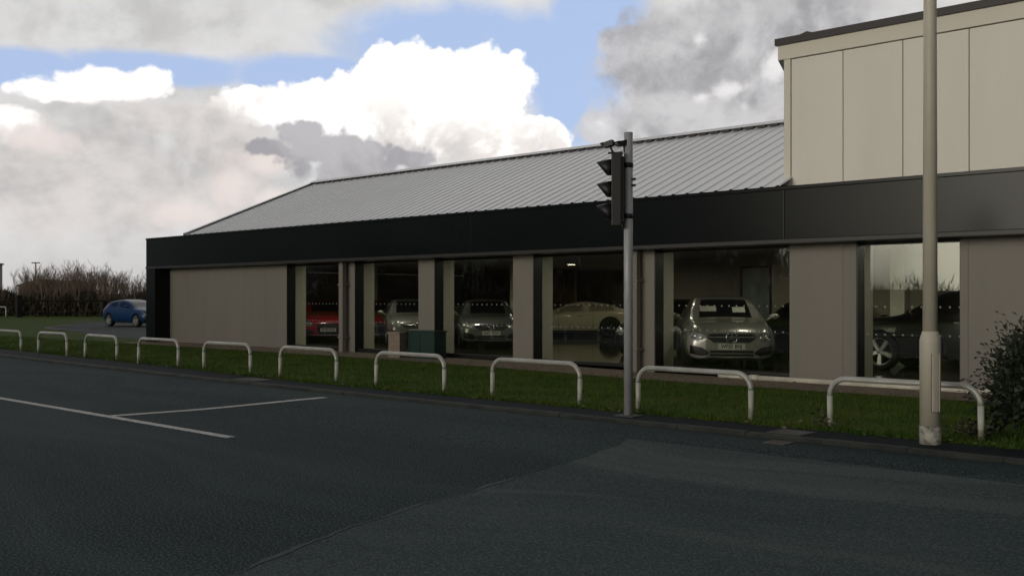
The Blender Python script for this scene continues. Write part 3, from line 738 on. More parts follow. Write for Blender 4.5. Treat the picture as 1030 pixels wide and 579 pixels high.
MB().tube([(.1062 * math.cos(R(-62)), .1062 * math.sin(R(-62)), .335), (.1062 * math.cos(R(-62)), .1062 * math.sin(R(-62)), .935)], .0035, 6).build('door_gap', M['joint'], dor)
MB().tube([(.1062 * math.cos(R(a)), .1062 * math.sin(R(a)), .335) for a in range(-62, -9, 4)], .0035, 6).build('door_gap', M['joint'], dor)
MB().prism([(-.10, -.9), (.10, -.9), (.14, -1.5), (.06, -1.62), (-.06, -1.62), (-.14, -1.5)], 8.44, 8.56, 0, Matrix.Translation((.1, 0, 0))).build('lantern', M['lamp_head'], lp, .02)

# cabinets by the wall
x0, x1 = ray(408.5)[0] / ray(408.5)[1] * 17.2, ray(443)[0] / ray(443)[1] * 17.2
cb = thing('roadside_cabinet', 'low dark green steel cabinet standing by the showroom wall', 'cabinet', ((x0 + x1) / 2 - .04, 17.35, gz(x0, 17.2)))
w = (x1 - x0) / 2 - .13
MB().box(-w, w, -.2, .2, 0, .66).build('cabinet_body', M['green_box'], cb, .012)
MB().box(-w - .025, w + .025, -.225, .225, .661, .70).build('lid', M['green_box'], cb, .01)
for a, b in ((-w + .03, -.008), (.008, w - .03)): MB().box(a, b, -.212, -.2005, .05, .63).build('cabinet_door', M['green_box'], cb, .003)
MB().box(-.05, -.03, -.23, -.2125, .32, .42).build('handle', M['iron'], cb)
x0, x1 = ray(392.5)[0] / ray(392.5)[1] * 17.0, ray(407)[0] / ray(407)[1] * 17.0
pd = thing('stone_pedestal', 'short square stone pedestal standing left of the green cabinet', 'pedestal', ((x0 + x1) / 2, 17.0, gz(x0, 17.0)), R(12))
w = .20
MB().prism([(-w * .9, -.14), (w * .9, -.14), (w * .9, .14), (-w * .9, .14)], 0, .60).build('pedestal_shaft', M['stone'], pd, .01)
MB().box(-w, w, -.17, .17, .601, .66).build('pedestal_top', M['stone'], pd, .012)
MB().box(-w * .6, w * .6, -.146, -.1405, .16, .5).build('inset_panel', M['stone'], pd)

# ------------------------------------------------------------------ cars
PAINT = {}
def paint(name, col, metal=.5, rough=.28):
    PAINT[name] = material('car_paint_' + name, col, rough, metal, coat=1.0); return PAINT[name]
paint('silver', (.36, .35, .325), .35); paint('dark_silver', (.22, .225, .22), .5); paint('pale_silver', (.26, .26, .25), .35); paint('red', (.42, .012, .020), .0)
paint('dark_red', (.30, .010, .015), .0); PAINT['blue'] = material('car_paint_blue', (.002, .034, .125), .42, .1, coat=.25, spec=.25); paint('cream', (.66, .60, .43), .0); paint('black', (.006, .006, .007), .1); paint('black_b', (.007, .007, .009), .1)
M['car_glass'] = material('car_glass', (.006, .008, .010), .05, spec=.4)
M['arch'] = material('wheel_arch', (.006, .006, .006), .9)
M['tyre'] = material('tyre_rubber', (.014, .014, .014), .8)
M['rim'] = material('alloy_rim', (.55, .55, .54), .28, .7)
M['rim_dark'] = material('alloy_rim_dark', (.10, .10, .10), .3, .8)
M['chrome'] = material('chrome', (.65, .65, .64), .15, .95)
M['grille'] = material('grille_black', (.008, .008, .008), .4)
M['lamp'] = material('headlamp_glass', (.42, .43, .43), .12, .3, var=(.12, .12, .12), vscale=9, objspace=True)
M['tail'] = material('tail_lamp', (.15, .008, .008), .15)
M['plate'] = material('plate_white', (.72, .72, .68), .4)
M['plate_ink'] = material('plate_ink', (.01, .01, .01), .5)
M['card'] = material('price_card', (.52, .52, .46), .6)

# stations: x, centre height, belt height, half width, underside, mark (what the span behind this station holds)
TYPES = {
 'saloon': dict(ax=(1.46, -1.40), rw=.335, st=[
    (2.43, .66, .60, .66, .26, ''), (2.36, .78, .68, .80, .20, ''), (2.05, .90, .78, .89, .18, ''), (1.55, .965, .84, .925, .18, ''), (1.0, 1.00, .90, .93, .18, 'ws'),
    (.62, 1.20, .93, .93, .18, 'wsq'), (.18, 1.425, .95, .93, .18, 'side'), (-.32, 1.47, .96, .93, .18, 'roof'), (-.40, 1.47, .96, .93, .18, 'side'), (-1.15, 1.42, .97, .93, .18, 'roof'), (-1.28, 1.38, .975, .93, .18, 'rs'),
    (-1.85, 1.10, .985, .92, .19, ''), (-2.25, 1.04, .96, .87, .22, ''), (-2.42, .94, .86, .74, .30, '')]),
 'hatch': dict(ax=(1.30, -1.28), rw=.33, st=[
    (2.08, .62, .56, .66, .25, ''), (2.0, .76, .66, .80, .20, ''), (1.7, .90, .78, .88, .18, ''), (1.25, .97, .86, .90, .18, ''), (.92, 1.0, .91, .905, .18, 'ws'),
    (.5, 1.22, .94, .905, .18, 'wsq'), (.05, 1.40, .96, .905, .18, 'side'), (-.45, 1.43, .98, .905, .18, 'roof'), (-.53, 1.43, .98, .905, .18, 'side'), (-1.30, 1.36, 1.03, .905, .18, 'roof'), (-1.48, 1.31, 1.04, .90, .19, 'rs'),
    (-1.92, 1.06, .98, .86, .22, ''), (-2.08, .86, .80, .78, .30, '')]),
 'coupe': dict(ax=(1.55, -1.40), rw=.37, st=[
    (2.45, .58, .52, .66, .24, ''), (2.38, .70, .62, .82, .18, ''), (2.0, .84, .74, .92, .16, ''), (1.5, .92, .82, .96, .16, ''), (.95, .98, .88, .96, .16, 'ws'),
    (.5, 1.16, .91, .96, .16, 'wsq'), (-.02, 1.34, .93, .96, .16, 'side'), (-.45, 1.385, .94, .96, .16, 'roof'), (-.51, 1.385, .94, .96, .16, 'side'), (-1.15, 1.32, .97, .97, .16, 'side'), (-1.55, 1.22, 1.0, .975, .16, 'rs'),
    (-2.0, 1.06, .97, .95, .18, ''), (-2.36, 1.0, .92, .86, .22, ''), (-2.46, .9, .84, .74, .30, '')]),
 'suv': dict(ax=(1.45, -1.42), rw=.39, st=[
    (2.36, .78, .70, .68, .34, ''), (2.30, .94, .84, .84, .28, ''), (1.95, 1.06, .95, .93, .26, ''), (1.5, 1.11, 1.02, .95, .25, ''), (1.05, 1.15, 1.06, .955, .25, 'ws'),
    (.68, 1.40, 1.08, .955, .25, 'wsq'), (.25, 1.65, 1.10, .955, .25, 'side'), (-.30, 1.71, 1.11, .955, .25, 'roof'), (-.38, 1.71, 1.11, .955, .25, 'side'), (-1.25, 1.69, 1.12, .955, .25, 'roof'), (-1.35, 1.68, 1.12, .95, .25, 'side'),
    (-2.0, 1.60, 1.13, .93, .27, 'rs'), (-2.28, 1.15, 1.06, .90, .30, ''), (-2.38, .9, .84, .80, .36, '')]),
}
SHELL = {}
def shell(kind):
    """closed car skin -> {slot: mesh}, plus a BVH for fitting lamps, grilles and plates onto it."""
    if kind in SHELL: return SHELL[kind]
    sp = TYPES[kind]; rings = []
    for (x, zc, zb, w, zl, mk_) in sp['st']:
        gh = zc - zb
        cabin = mk_ in ('side', 'roof', 'rs', 'wsq') and gh > .2
        y6, z6 = (.90 * w - .40 * gh, zb + .90 * gh) if cabin else (.80 * w, zb + .62 * gh)
        if mk_ == 'ws': y6, z6 = .80 * w, zb + .6 * gh
        rings.append([(0, zl), (.78 * w, zl), (.955 * w, zl + .09), (1.0 * w, (zl + zb) * .52), (.985 * w, zb - .09), (.93 * w, zb), (y6, z6), (y6 - .13 * w, zb + (.985 if cabin else .9) * gh), (0, zc + .012)])
    bm = bmesh.new(); grid = []
    for st, r in zip(sp['st'], rings):
        row = [bm.verts.new((st[0], y, z)) for (y, z) in r] + [bm.verts.new((st[0], -y, z)) for (y, z) in r[-2:0:-1]]
        grid.append(row)
    n = len(grid[0])
    for i in range(len(grid) - 1):
        mk_ = sp['st'][i][5]
        for j in range(n):
            f = bm.faces.new((grid[i][j], grid[i][(j + 1) % n], grid[i + 1][(j + 1) % n], grid[i + 1][j]))
            jj = j if j < 8 else 15 - j; sl = 0
            if jj == 7 and mk_ in ('ws', 'wsq'): sl = 1
            elif jj == 7 and mk_ == 'rs': sl = 3
            elif jj == 5 and mk_ in ('side', 'wsq'): sl = 2
            elif jj <= 0: sl = 4
            f.material_index = sl; f.smooth = True
    for row, rev in ((grid[0], False), (grid[-1], True)):
        for j in range(8):
            a, b_, c_, d_ = row[j], row[j + 1], row[(16 - j - 1) % 16], row[(16 - j) % 16]
            q = [a, b_, c_, d_]; q = [v for k, v in enumerate(q) if v not in q[:k]]
            f = bm.faces.new(q if not rev else q[::-1]); f.smooth = True; f.material_index = 0
    bmesh.ops.recalc_face_normals(bm, faces=bm.faces)
    me = bpy.data.meshes.new('shell'); bm.to_mesh(me); bm.free()
    for k in ('cream', ): pass
    for m_ in (PAINT['silver'], M['car_glass'], M['car_glass'], M['car_glass'], M['arch']): me.materials.append(m_)
    o = link('shell_source', me); o.modifiers.new('s', 'SUBSURF').levels = 3
    o.modifiers['s'].render_levels = 3
    cuts = []
    for x in sp['ax']:
        cm = MB(); cm.lathe([(.0001, -1.3), (sp['rw'] + .045, -1.3), (sp['rw'] + .045, 1.3), (.0001, 1.3)], 40, 0, Matrix.Translation((x, 0, sp['rw'] + .01)) @ Matrix.Rotation(R(90), 4, 'X'))
        c = cm.build('cut_source', M['arch'])
        bm = bmesh.new(); bm.from_mesh(c.data); bmesh.ops.remove_doubles(bm, verts=bm.verts, dist=.001); bmesh.ops.recalc_face_normals(bm, faces=bm.faces); bm.to_mesh(c.data); bm.free()
        b_ = o.modifiers.new('b', 'BOOLEAN'); b_.operation = 'DIFFERENCE'; b_.object = c; b_.solver = 'EXACT'; b_.material_mode = 'TRANSFER'
        cuts.append(c)
    dg = bpy.context.evaluated_depsgraph_get(); dg.update()
    ev = bpy.data.meshes.new_from_object(o.evaluated_get(dg))
    slots = [m_.name if m_ else '' for m_ in ev.materials]
    bm = bmesh.new(); bm.from_mesh(ev); bvh = BVHTree.FromBMesh(bm)
    out = {}
    arch_ids = {i for i, s_ in enumerate(slots) if s_ == M['arch'].name}
    def pick(ids):
        b2 = bmesh.new(); mp = {}
        for f in bm.faces:
            if f.material_index in ids:
                vs_ = []
                for v in f.verts:
                    if v.index not in mp: mp[v.index] = b2.verts.new(v.co)
                    vs_.append(mp[v.index])
                try: nf = b2.faces.new(vs_)
                except ValueError: continue
                nf.smooth = f.material_index not in arch_ids; nf.material_index = 1 if f.material_index in arch_ids else 0
        m2 = bpy.data.meshes.new('piece'); b2.to_mesh(m2); b2.free(); return m2
    for nm, ids in (('body', {0} | arch_ids), ('windscreen', {1}), ('side_window', {2}), ('rear_window', {3})): out[nm] = pick(ids)
    bm.free()
    # left and right side windows apart
    bm = bmesh.new(); bm.from_mesh(out['side_window'])
    for sgn, nm in ((1, 'side_window_a'), (-1, 'side_window_b')):
        b2 = bm.copy(); bmesh.ops.delete(b2, geom=[f for f in b2.faces if f.calc_center_median().y * sgn < 0], context='FACES')
        m2 = bpy.data.meshes.new('piece'); b2.to_mesh(m2); b2.free(); out[nm] = m2
    bm.free(); del out['side_window']
    bpy.data.objects.remove(o)
    for c in cuts: bpy.data.objects.remove(c)
    SHELL[kind] = (out, bvh); return SHELL[kind]

def fit(bvh, poly, axis, sgn, off=.006, res=.025, mb=None, mi=0, thick=.012):
    """a shape given in the front (y,z) or side (x,z) plane, laid on the skin: grid strip between its lower and upper outline."""
    mb = mb or MB()
    lo, hi = poly                                              # two polylines of (a, z) with equal a-range
    a0, a1 = lo[0][0], lo[-1][0]; n = max(3, int(abs(a1 - a0) / res)); mrows = 5
    def ev(pl, a):
        for p, q in zip(pl[:-1], pl[1:]):
            if min(p[0], q[0]) - 1e-6 <= a <= max(p[0], q[0]) + 1e-6:
                return p[1] + (q[1] - p[1]) * (a - p[0]) / (q[0] - p[0] if abs(q[0] - p[0]) > 1e-9 else 1)
        return pl[-1][1]
    vs_ = []; last = None
    for i in range(n + 1):
        a = a0 + (a1 - a0) * i / n; zl, zh = ev(lo, a), ev(hi, a)
        for j in range(mrows + 1):
            z = zl + (zh - zl) * j / mrows
            o_, d_ = ((Vector((4 * sgn, a, z)), Vector((-sgn, 0, 0))) if axis == 'x' else (Vector((a, 4 * sgn, z)), Vector((0, -sgn, 0))))
            h = bvh.ray_cast(o_, d_)
            if h[0] is not None and not (last is not None and abs((h[0] - last)[0 if axis == 'x' else 1]) > .25): p = h[0]
            elif last is not None:
                p = Vector(o_); p[0 if axis == 'x' else 1] = last[0 if axis == 'x' else 1]
            else:
                p = Vector(o_); p[0 if axis == 'x' else 1] = 2.2 * sgn if axis == 'x' else .9 * sgn
            last = p
            vs_.append(p - d_ * off)
    m1 = mrows + 1
    fs = [(i * m1 + j, (i + 1) * m1 + j, (i + 1) * m1 + j + 1, i * m1 + j + 1) for i in range(n) for j in range(mrows)]
    mb.add(vs_, fs, mi, True); return mb

def wheel(r, w, spokes, rim_mat, parent, x, y, z):
    side = 1 if y > 0 else -1
    t = link('wheel', None, parent); t.location = (x, y, z); t.rotation_euler = (R(-90) * side, 0, 0)
    # local +z points outwards
    tb = MB(); tb.lathe([(r * .70, -w / 2), (r * .93, -w / 2), (r, -w * .32), (r, w * .32), (r * .95, w * .46), (r * .86, w / 2), (r * .72, w * .44), (r * .70, w * .3)], 40)
    tb.build('tyre', M['tyre'], t)
    rb = MB(); rr = r * .72
    rb.lathe([(rr * .88, -w * .3), (rr * .90, w * .30), (rr * .96, w * .40), (rr, w * .42), (rr, w * .3)], 40)
    rb.lathe([(.0001, w * .36), (rr * .16, w * .36), (rr * .20, w * .30), (rr * .20, w * .12)], 20)
    for k in range(spokes):
        A = Matrix.Rotation(2 * math.pi * k / spokes + .3, 4, 'Z'); h0, h1 = rr * (.13 if spokes < 8 else .07), rr * (.20 if spokes < 8 else .10)
        vs_ = [(rr * .12, -h0, w * .14), (rr * .12, h0, w * .14), (rr * .93, -h1, w * .20), (rr * .93, h1, w * .20), (rr * .12, -h0 * .8, w * .34), (rr * .12, h0 * .8, w * .34), (rr * .93, -h1 * .8, w * .38), (rr * .93, h1 * .8, w * .38)]
        rb.add([A @ Vector(v) for v in vs_], [(4, 6, 7, 5), (0, 2, 6, 4), (1, 5, 7, 3), (2, 3, 7, 6)], 0)
    rb.build('rim', rim_mat, t)
    MB().lathe([(.0001, -w * .05), (rr * .9, -w * .05)], 30).build('brake_disc', M['arch'], t)
    return t

def make_car(kind, pt, label, cat, loc, rz, plate=None, face=None, spokes=5, rim='rim', rear_plate=None, name=None, group=None, detail=True):
    sp = TYPES[kind]; sh, bvh = shell(kind)
    t = thing(name or {'saloon': 'saloon_car', 'hatch': 'hatchback_car', 'coupe': 'coupe_car', 'suv': 'estate_car'}[kind], label, cat, loc, rz, group)
    for nm, me in sh.items():
        m2 = me.copy(); m2.materials.clear()
        if nm == 'body': m2.materials.append(PAINT[pt]); m2.materials.append(M['arch'])
        else: m2.materials.append(M['car_glass'])
        link('side_window' if nm.startswith('side') else nm, m2, t)
    W = max(s_[3] for s_ in sp['st'])
    for x in sp['ax']:
        for s_ in (1, -1): wheel(sp['rw'], .235, spokes, M[rim], t, x, s_ * (W - .125), sp['rw'])
    zh = sp['st'][1][1]; nose = sp['st'][0][0]
    up = zh - .78                                             # how much higher this nose sits than the saloon's
    for s_ in (1, -1):                                        # lamps
        pl = ([(s_ * .48, .61 + up), (s_ * .62, .56 + up), (s_ * .80, .64 + up)], [(s_ * .48, .67 + up), (s_ * .62, .755 + up), (s_ * .80, .82 + up)])
        hl = fit(bvh, pl, 'x', 1, .008).build('headlight', M['lamp'], t)
        bl = MB()
        for yy, zz in ((.58, .645 + up), (.68, .675 + up)):
            h = bvh.ray_cast(Vector((4, s_ * yy, zz)), Vector((-1, 0, 0)))
            if h[0] is not None: bl.lathe([(.0001, .012), (.03, .010), (.042, .0)], 14, 0, Matrix.Translation(h[0] + Vector((.012, 0, 0))) @ Matrix.Rotation(R(90), 4, 'Y'))
        if bl.v: bl.build('bulb', M['rim'], hl)
        pl = ([(s_ * .55, .74 + up), (s_ * .78, .74 + up)], [(s_ * .55, .86 + up), (s_ * .78, .88 + up)])
        fit(bvh, pl, 'x', -1, .008).build('tail_light', M['tail'], t)
        mm = MB(); mx = [q for q in sp['st'] if q[5] == 'wsq'][0]
        mm.tube([(mx[0] + .12, s_ * (W * .93), mx[2] + .03), (mx[0] + .12, s_ * (W + .06), mx[2] + .09)], .025, 8)
        mm.lathe([(.0001, -.05), (.05, -.05), (.085, -.01), (.09, .04), (.07, .06), (.0001, .062)], 16, 0, Matrix.Translation((mx[0] + .12, s_ * (W + .10), mx[2] + .11)) @ Matrix.Rotation(R(-90), 4, 'Y') @ Matrix.Diagonal((.72, 1.25, 1, 1)))
        mm.build('wing_mirror', PAINT[pt], t)
        hd = MB()
        for hx in (-.25, ) if kind in ('hatch', 'coupe') else (-.15, -1.1):
            fit(bvh, ([(hx - .1, sp['st'][7][2] - .12), (hx + .1, sp['st'][7][2] - .12)], [(hx - .1, sp['st'][7][2] - .09), (hx + .1, sp['st'][7][2] - .09)]), 'y', s_, .018, .05, hd)
        hd.build('door_handle', M['chrome'] if pt not in ('blue',) else PAINT[pt], t)
        sl_ = MB()
        zs_ = sp['st'][7][4] + .06
        fit(bvh, ([(sp['ax'][1] + sp['rw'] + .10, zs_), (sp['ax'][0] - sp['rw'] - .10, zs_)], [(sp['ax'][1] + sp['rw'] + .10, zs_ + .045), (sp['ax'][0] - sp['rw'] - .10, zs_ + .045)]), 'y', s_, .01, .1, sl_)
        sl_.build('sill_trim', M['grille'] if pt != 'blue' else M['chrome'], t)
        if detail:
            dl = MB()
            for dx in ((.55, -.36) if kind not in ('hatch', 'coupe') else (.55, -.75)):
                fit(bvh, ([(dx - .005, sp['st'][7][4] + .14), (dx + .005, sp['st'][7][4] + .14)], [(dx - .005, sp['st'][7][2] - .02), (dx + .005, sp['st'][7][2] - .02)]), 'y', s_, .004, .004, dl)
            dl.build('door_seam', M['arch'], t)
    # grille and intakes
    if face == 'audi':
        g_ = fit(bvh, ([(-.36, .36 + up), (-.28, .30 + up), (.28, .30 + up), (.36, .36 + up)], [(-.36, .60 + up), (-.33, .665 + up), (.33, .665 + up), (.36, .60 + up)]), 'x', 1, .008).build('grille', M['grille'], t)
        sl_ = MB()
        for zz in (.60, .55): fit(bvh, ([(-.33, zz + up), (.33, zz + up)], [(-.33, zz + .008 + up), (.33, zz + .008 + up)]), 'x', 1, .016, .03, sl_)
        sl_.build('grille_bars', M['pole_grey'], g_)
        for s_ in (1, -1): fit(bvh, ([(s_ * .45, .32 + up), (s_ * .74, .36 + up)], [(s_ * .45, .42 + up), (s_ * .74, .47 + up)]), 'x', 1, .007).build('air_intake', M['grille'], t)
        fit(bvh, ([(-.7, .265 + up), (.7, .265 + up)], [(-.7, .295 + up), (.7, .295 + up)]), 'x', 1, .012).build('lower_lip', M['pole_grey'], t)
        pz = .455
    else:
        g_ = fit(bvh, ([(-.46, .63 + up), (-.36, .565 + up), (.36, .565 + up), (.46, .63 + up)], [(-.46, .68 + up), (-.38, .72 + up), (.38, .72 + up), (.46, .68 + up)]), 'x', 1, .009).build('grille', M['grille'], t)
        sl_ = MB()
        for zz in ((.655, ) if face == 'star' else (.60, .665)):
            fit(bvh, ([(-.43, zz + up), (.43, zz + up)], [(-.43, zz + .014 + up), (.43, zz + .014 + up)]), 'x', 1, .018, .03, sl_)
        fit(bvh, ([(-.46, .715 + up), (.46, .715 + up)], [(-.42, .73 + up), (.42, .73 + up)]), 'x', 1, .014, .03, sl_)
        fit(bvh, ([(-.37, .552 + up), (.37, .552 + up)], [(-.36, .565 + up), (.36, .565 + up)]), 'x', 1, .014, .03, sl_)
        sl_.build('grille_bars', M['chrome'], g_)
        if face in ('star', 'star_small'):
            h = bvh.ray_cast(Vector((4, 0, .645 + up)), Vector((-1, 0, 0))); c = h[0] + Vector((.03, 0, 0)); rs_ = .105 if face == 'star' else .085
            e = MB(); ring = [(c.x, c.y + rs_ * math.sin(a), c.z + rs_ * math.cos(a)) for a in [2 * math.pi * k / 28 for k in range(29)]]
            e.tube(ring, .011, 8, 0, False)
            for k in range(3):
                a = 2 * math.pi * k / 3; dv = Vector((0, math.sin(a), math.cos(a))); pv = Vector((0, dv.z, -dv.y))
                e.add([c + pv * .017 + Vector((.008, 0, 0)), c + dv * rs_, c - pv * .017 + Vector((.008, 0, 0)), c - dv * .02 + Vector((.008, 0, 0)), c - Vector((.01, 0, 0))], [(0, 1, 2, 3), (0, 1, 4), (1, 2, 4), (2, 3, 4), (3, 0, 4)])
            e.build('star_emblem', M['chrome'], g_)
        for s_ in (1, -1):
            fit(bvh, ([(s_ * .44, .33 + up), (s_ * .56, .29 + up), (s_ * .80, .33 + up)], [(s_ * .44, .365 + up), (s_ * .56, .455 + up), (s_ * .80, .50 + up)]), 'x', 1, .008).build('air_intake', M['grille'], t)
        fit(bvh, ([(-.42, .29 + up), (.42, .29 + up)], [(-.34, .40 + up), (.34, .40 + up)]), 'x', 1, .008).build('lower_grille', M['grille'], t)
        fit(bvh, ([(-.44, .335 + up), (.44, .335 + up)], [(-.44, .35 + up), (.44, .35 + up)]), 'x', 1, .014).build('lower_lip', PAINT[pt], t)
        pz = .475
    def put_plate(txt, sgn, z):
        h = max((bvh.ray_cast(Vector((4 * sgn, yy, z + dz)), Vector((-sgn, 0, 0)))[0] or Vector((0, 0, 0)) for yy in (0, .26) for dz in (-.05, .05)), key=lambda p: p.x * sgn)
        pm = MB().box(-.005, .005, -.26, .26, -.056, .056, 0).build('number_plate', M['plate'], t); pm.location = (h.x + sgn * .012, 0, z)
        lt = text_mesh(txt, .105, M['plate_ink'], pm); lt.rotation_euler = (R(90), 0, R(90) * sgn); lt.location = (sgn * .0062, 0, .002); lt.scale = (.88, 1, 1)
    if plate: put_plate(plate, 1, pz + up)
    return t

def head_to(dx, dy): return math.atan2(dy, dx)
FL = .12
def aim(u, d, turn=0.0):
    """car whose nose points at the viewer's kerb position, turned by some degrees."""
    x, y = at_depth(u, d); return x, y, math.atan2(-y, -x) + R(turn)
def nose_at(kind, u, d, turn):
    x, y, a = aim(u, d, turn); n = TYPES[kind]['st'][0][0] - .1
    return (x - math.cos(a) * n, y - math.sin(a) * n, FL), a
l, a = nose_at('saloon', 735, 21.25, 5)
e63 = make_car('saloon', 'silver', 'silver saloon with large star in its grille, nose to the widest window', 'car', l, a, 'WF63 BNJ', 'star', 5); e63.scale = (1.045, 1.045, 1.045)
for yy, zz, w in ((.30, 1.17, .13), (-.34, 1.19, .17)):
    sh, bvh = shell('saloon'); fit(bvh, ([(yy - w, zz - .075), (yy + w, zz - .075)], [(yy - w, zz + .065), (yy + w, zz + .065)]), 'x', 1, .006).build('price_card', M['card'], e63)
l, a = nose_at('saloon', 494, 30.0, 4)
make_car('saloon', 'dark_silver', 'dark silver saloon with two bar grille, right of the green cabinet', 'car', l, a, 'SA62 WOX', 'star_small', 5)
l, a = nose_at('saloon', 420, 32.0, 6)
make_car('saloon', 'pale_silver', 'pale silver saloon half hidden behind the green cabinet and pedestal', 'car', l, a, 'SK12 LHO', 'star_small', 5)
l, a = nose_at('hatch', 330, 34.5, 2)
make_car('hatch', 'red', 'bright red hatchback with dark grille in the leftmost window', 'car', l, a, 'NX56 PHZ', 'audi', 5)
x, y = at_depth(382, 37.0)
make_car('hatch', 'dark_red', 'red hatchback standing behind the pale silver saloon', 'car', (x, y, FL), R(-35), None, 'audi', 5)
x, y = at_depth(300, 41.5)
make_car('saloon', 'black_b', 'black saloon standing behind the red hatchback in the leftmost window', 'car', (x, y, FL), R(-40), None, 'plain', 5)
x, y = at_depth(612, 40.0); h = R(222)
make_car('coupe', 'cream', 'cream coupe seen side on over the shining showroom floor', 'car', (x + math.cos(h) * 1.4 + .68 * math.cos(h - R(90)) * -1 * -1 * 0, y + math.sin(h) * 1.4, FL), h, None, 'plain', 8, 'rim_dark')
x, y = at_depth(886, 21.3)
make_car('suv', 'black', 'black estate car side on behind the lamp column, five spoke silver wheels', 'car', (x + 1.45, y + .83, FL), R(181), None, 'plain', 5, 'rim')
x, y = at_depth(955, 26.5)
make_car('suv', 'black_b', 'second black estate car parked behind the one by the lamp column', 'car', (x, y, FL), R(200), None, 'plain', 5, 'rim_dark')
x, y = at_depth(694, 27.3)
make_car('saloon', 'black', 'black saloon standing behind the silver saloon in the widest window', 'car', (x - .6, y + .2, FL), R(-75), None, 'plain', 5, 'rim_dark')
x, y = at_depth(792, 25.3)
make_car('saloon', 'black_b', 'black saloon at the right end of the widest window, behind the silver one', 'car', (x + 1.0, y + .2, FL), R(-40), None, 'plain', 5, 'rim_dark')
make_car('hatch', 'blue', 'blue hatchback with bright wheels on the drive beside the showroom', 'car', (-52.6, 26.6, .112), R(5), None, 'plain', 5, 'rim')

# ------------------------------------------------------------------ trees, hedge, fence, far things
def bare_tree(seed, h, stems, spread):
    rng = random.Random(seed); tr = MB(); cr = MB()
    def seg(mb, a, b, ra, rb, n):
        mb.tube([a, b], [ra, rb], n, 0, False)
    def grow(p, d, ln, r, lev):
        q = p + d * ln; mid = p + d * ln * .5 + Vector((rng.uniform(-1, 1), rng.uniform(-1, 1), 0)) * ln * .05
        mb = tr if lev == 0 else cr
        mb.tube([p, mid, q], [r, r * .85, r * .7], 5 if lev == 0 else 3, 0, False)
        if lev >= 4: return
        k = 3
        for _ in range(k + (lev == 1)):
            t = rng.uniform(.35, 1.0); s_ = p.lerp(q, t)
            ax = Vector((rng.uniform(-1, 1), rng.uniform(-1, 1), rng.uniform(-.15, .5)))
            nd = (d * (1.0 if lev else 1.2) + ax * .62 + Vector((0, 0, .22))).normalized()
            grow(s_, nd, ln * rng.uniform(.52, .74), max(r * .55, .0065), lev + 1)
    for s_ in range(stems):
        a = rng.uniform(0, 6.28); d = Vector((math.cos(a) * spread, math.sin(a) * spread, 1)).normalized()
        grow(Vector((math.cos(a) * .18, math.sin(a) * .18, -.05)), d, h * rng.uniform(.34, .46), .028 * h / 4 * rng.uniform(.8, 1.2), 0)
    mt = tr.build('trunk', M['bark']); mc = cr.build('crown', M['twig'])
    dt, dc = mt.data, mc.data
    bpy.data.objects.remove(mt); bpy.data.objects.remove(mc)
    return dt, dc
VAR = [bare_tree(20 + i, 4.6, 4 + i % 3, .22 + .05 * (i % 4)) for i in range(6)]
def plant_tree(i, x, y, z, s_, label, group, name='bare_tree'):
    t = thing(name, label, 'tree', (x, y, z), random.uniform(0, 6.28), group); t.scale = (s_ * random.uniform(.85, 1.1), s_ * random.uniform(.85, 1.1), s_)
    dt, dc = VAR[i % len(VAR)]; link('trunk', dt, t); link('crown', dc, t); return t
random.seed(21)
TOPS = [(-16, 282), (-4, 280), (6, 284), (15, 276), (24, 270), (32, 268), (40, 264), (47, 263), (54, 262), (61, 264), (68, 266), (76, 266), (82, 263), (88, 261), (94, 263), (100, 264), (106, 267), (113, 270), (119, 269), (126, 271), (133, 272), (140, 274), (148, 276), (158, 278), (170, 280)]
G_T = 'bare trees in the field hedge beyond the drive'
for i, (u, v) in enumerate(TOPS):
    d = 90 + random.uniform(-3, 6); x, y = at_depth(u, d); top = EYE + (HV_PX - v) * d / F_PX
    plant_tree(i, x, y, .05, (top - .05) / 4.1, 'leafless brown tree in the row of bare trees beyond the fence, left of the showroom', G_T)
# dense undergrowth between the trunks
def thicket(name, path, height, depth, n, mat, seed, twig=.5):
    import numpy as np
    rng = np.random.default_rng(seed); P = np.array(path); seg = rng.integers(0, len(P) - 1, n); t = rng.random(n)
    c = P[seg] + (P[seg + 1] - P[seg]) * t[:, None]
    c = c + (rng.random((n, 2)) - .5) * depth
    hh = height * (.75 + .30 * np.sin(c[:, 0] * 1.1) * np.sin(c[:, 1] * .9 + 1)); z = hh * rng.random(n) ** .8
    a = rng.random(n) * 6.283; L = twig * (.4 + rng.random(n)); w = .02 + .05 * rng.random(n)
    up = .3 + .7 * rng.random(n)
    dx, dy = np.cos(a) * L * .6, np.sin(a) * L * .6
    co = np.empty((n, 3, 3)); b = np.stack([c[:, 0], c[:, 1], z], 1)
    co[:, 0] = b + np.stack([-np.sin(a) * w, np.cos(a) * w, 0 * w], 1); co[:, 1] = b - np.stack([-np.sin(a) * w, np.cos(a) * w, 0 * w], 1)
    co[:, 2] = b + np.stack([dx, dy, up * L], 1)
    me = bpy.data.meshes.new(name); me.vertices.add(n * 3); me.vertices.foreach_set('co', co.ravel()); me.loops.add(n * 3); me.loops.foreach_set('vertex_index', np.arange(n * 3))
    me.polygons.add(n); me.polygons.foreach_set('loop_start', np.arange(n) * 3); me.materials.append(mat); me.update(); me.validate()
    return link(name, me)
pth = [at_depth(u, 91) for u in range(-60, 200, 8)]
tag(thicket('undergrowth', pth, 2.1, 5.0, 50000, M['hedge'], 4, .7), kind='stuff')
bank = MB()
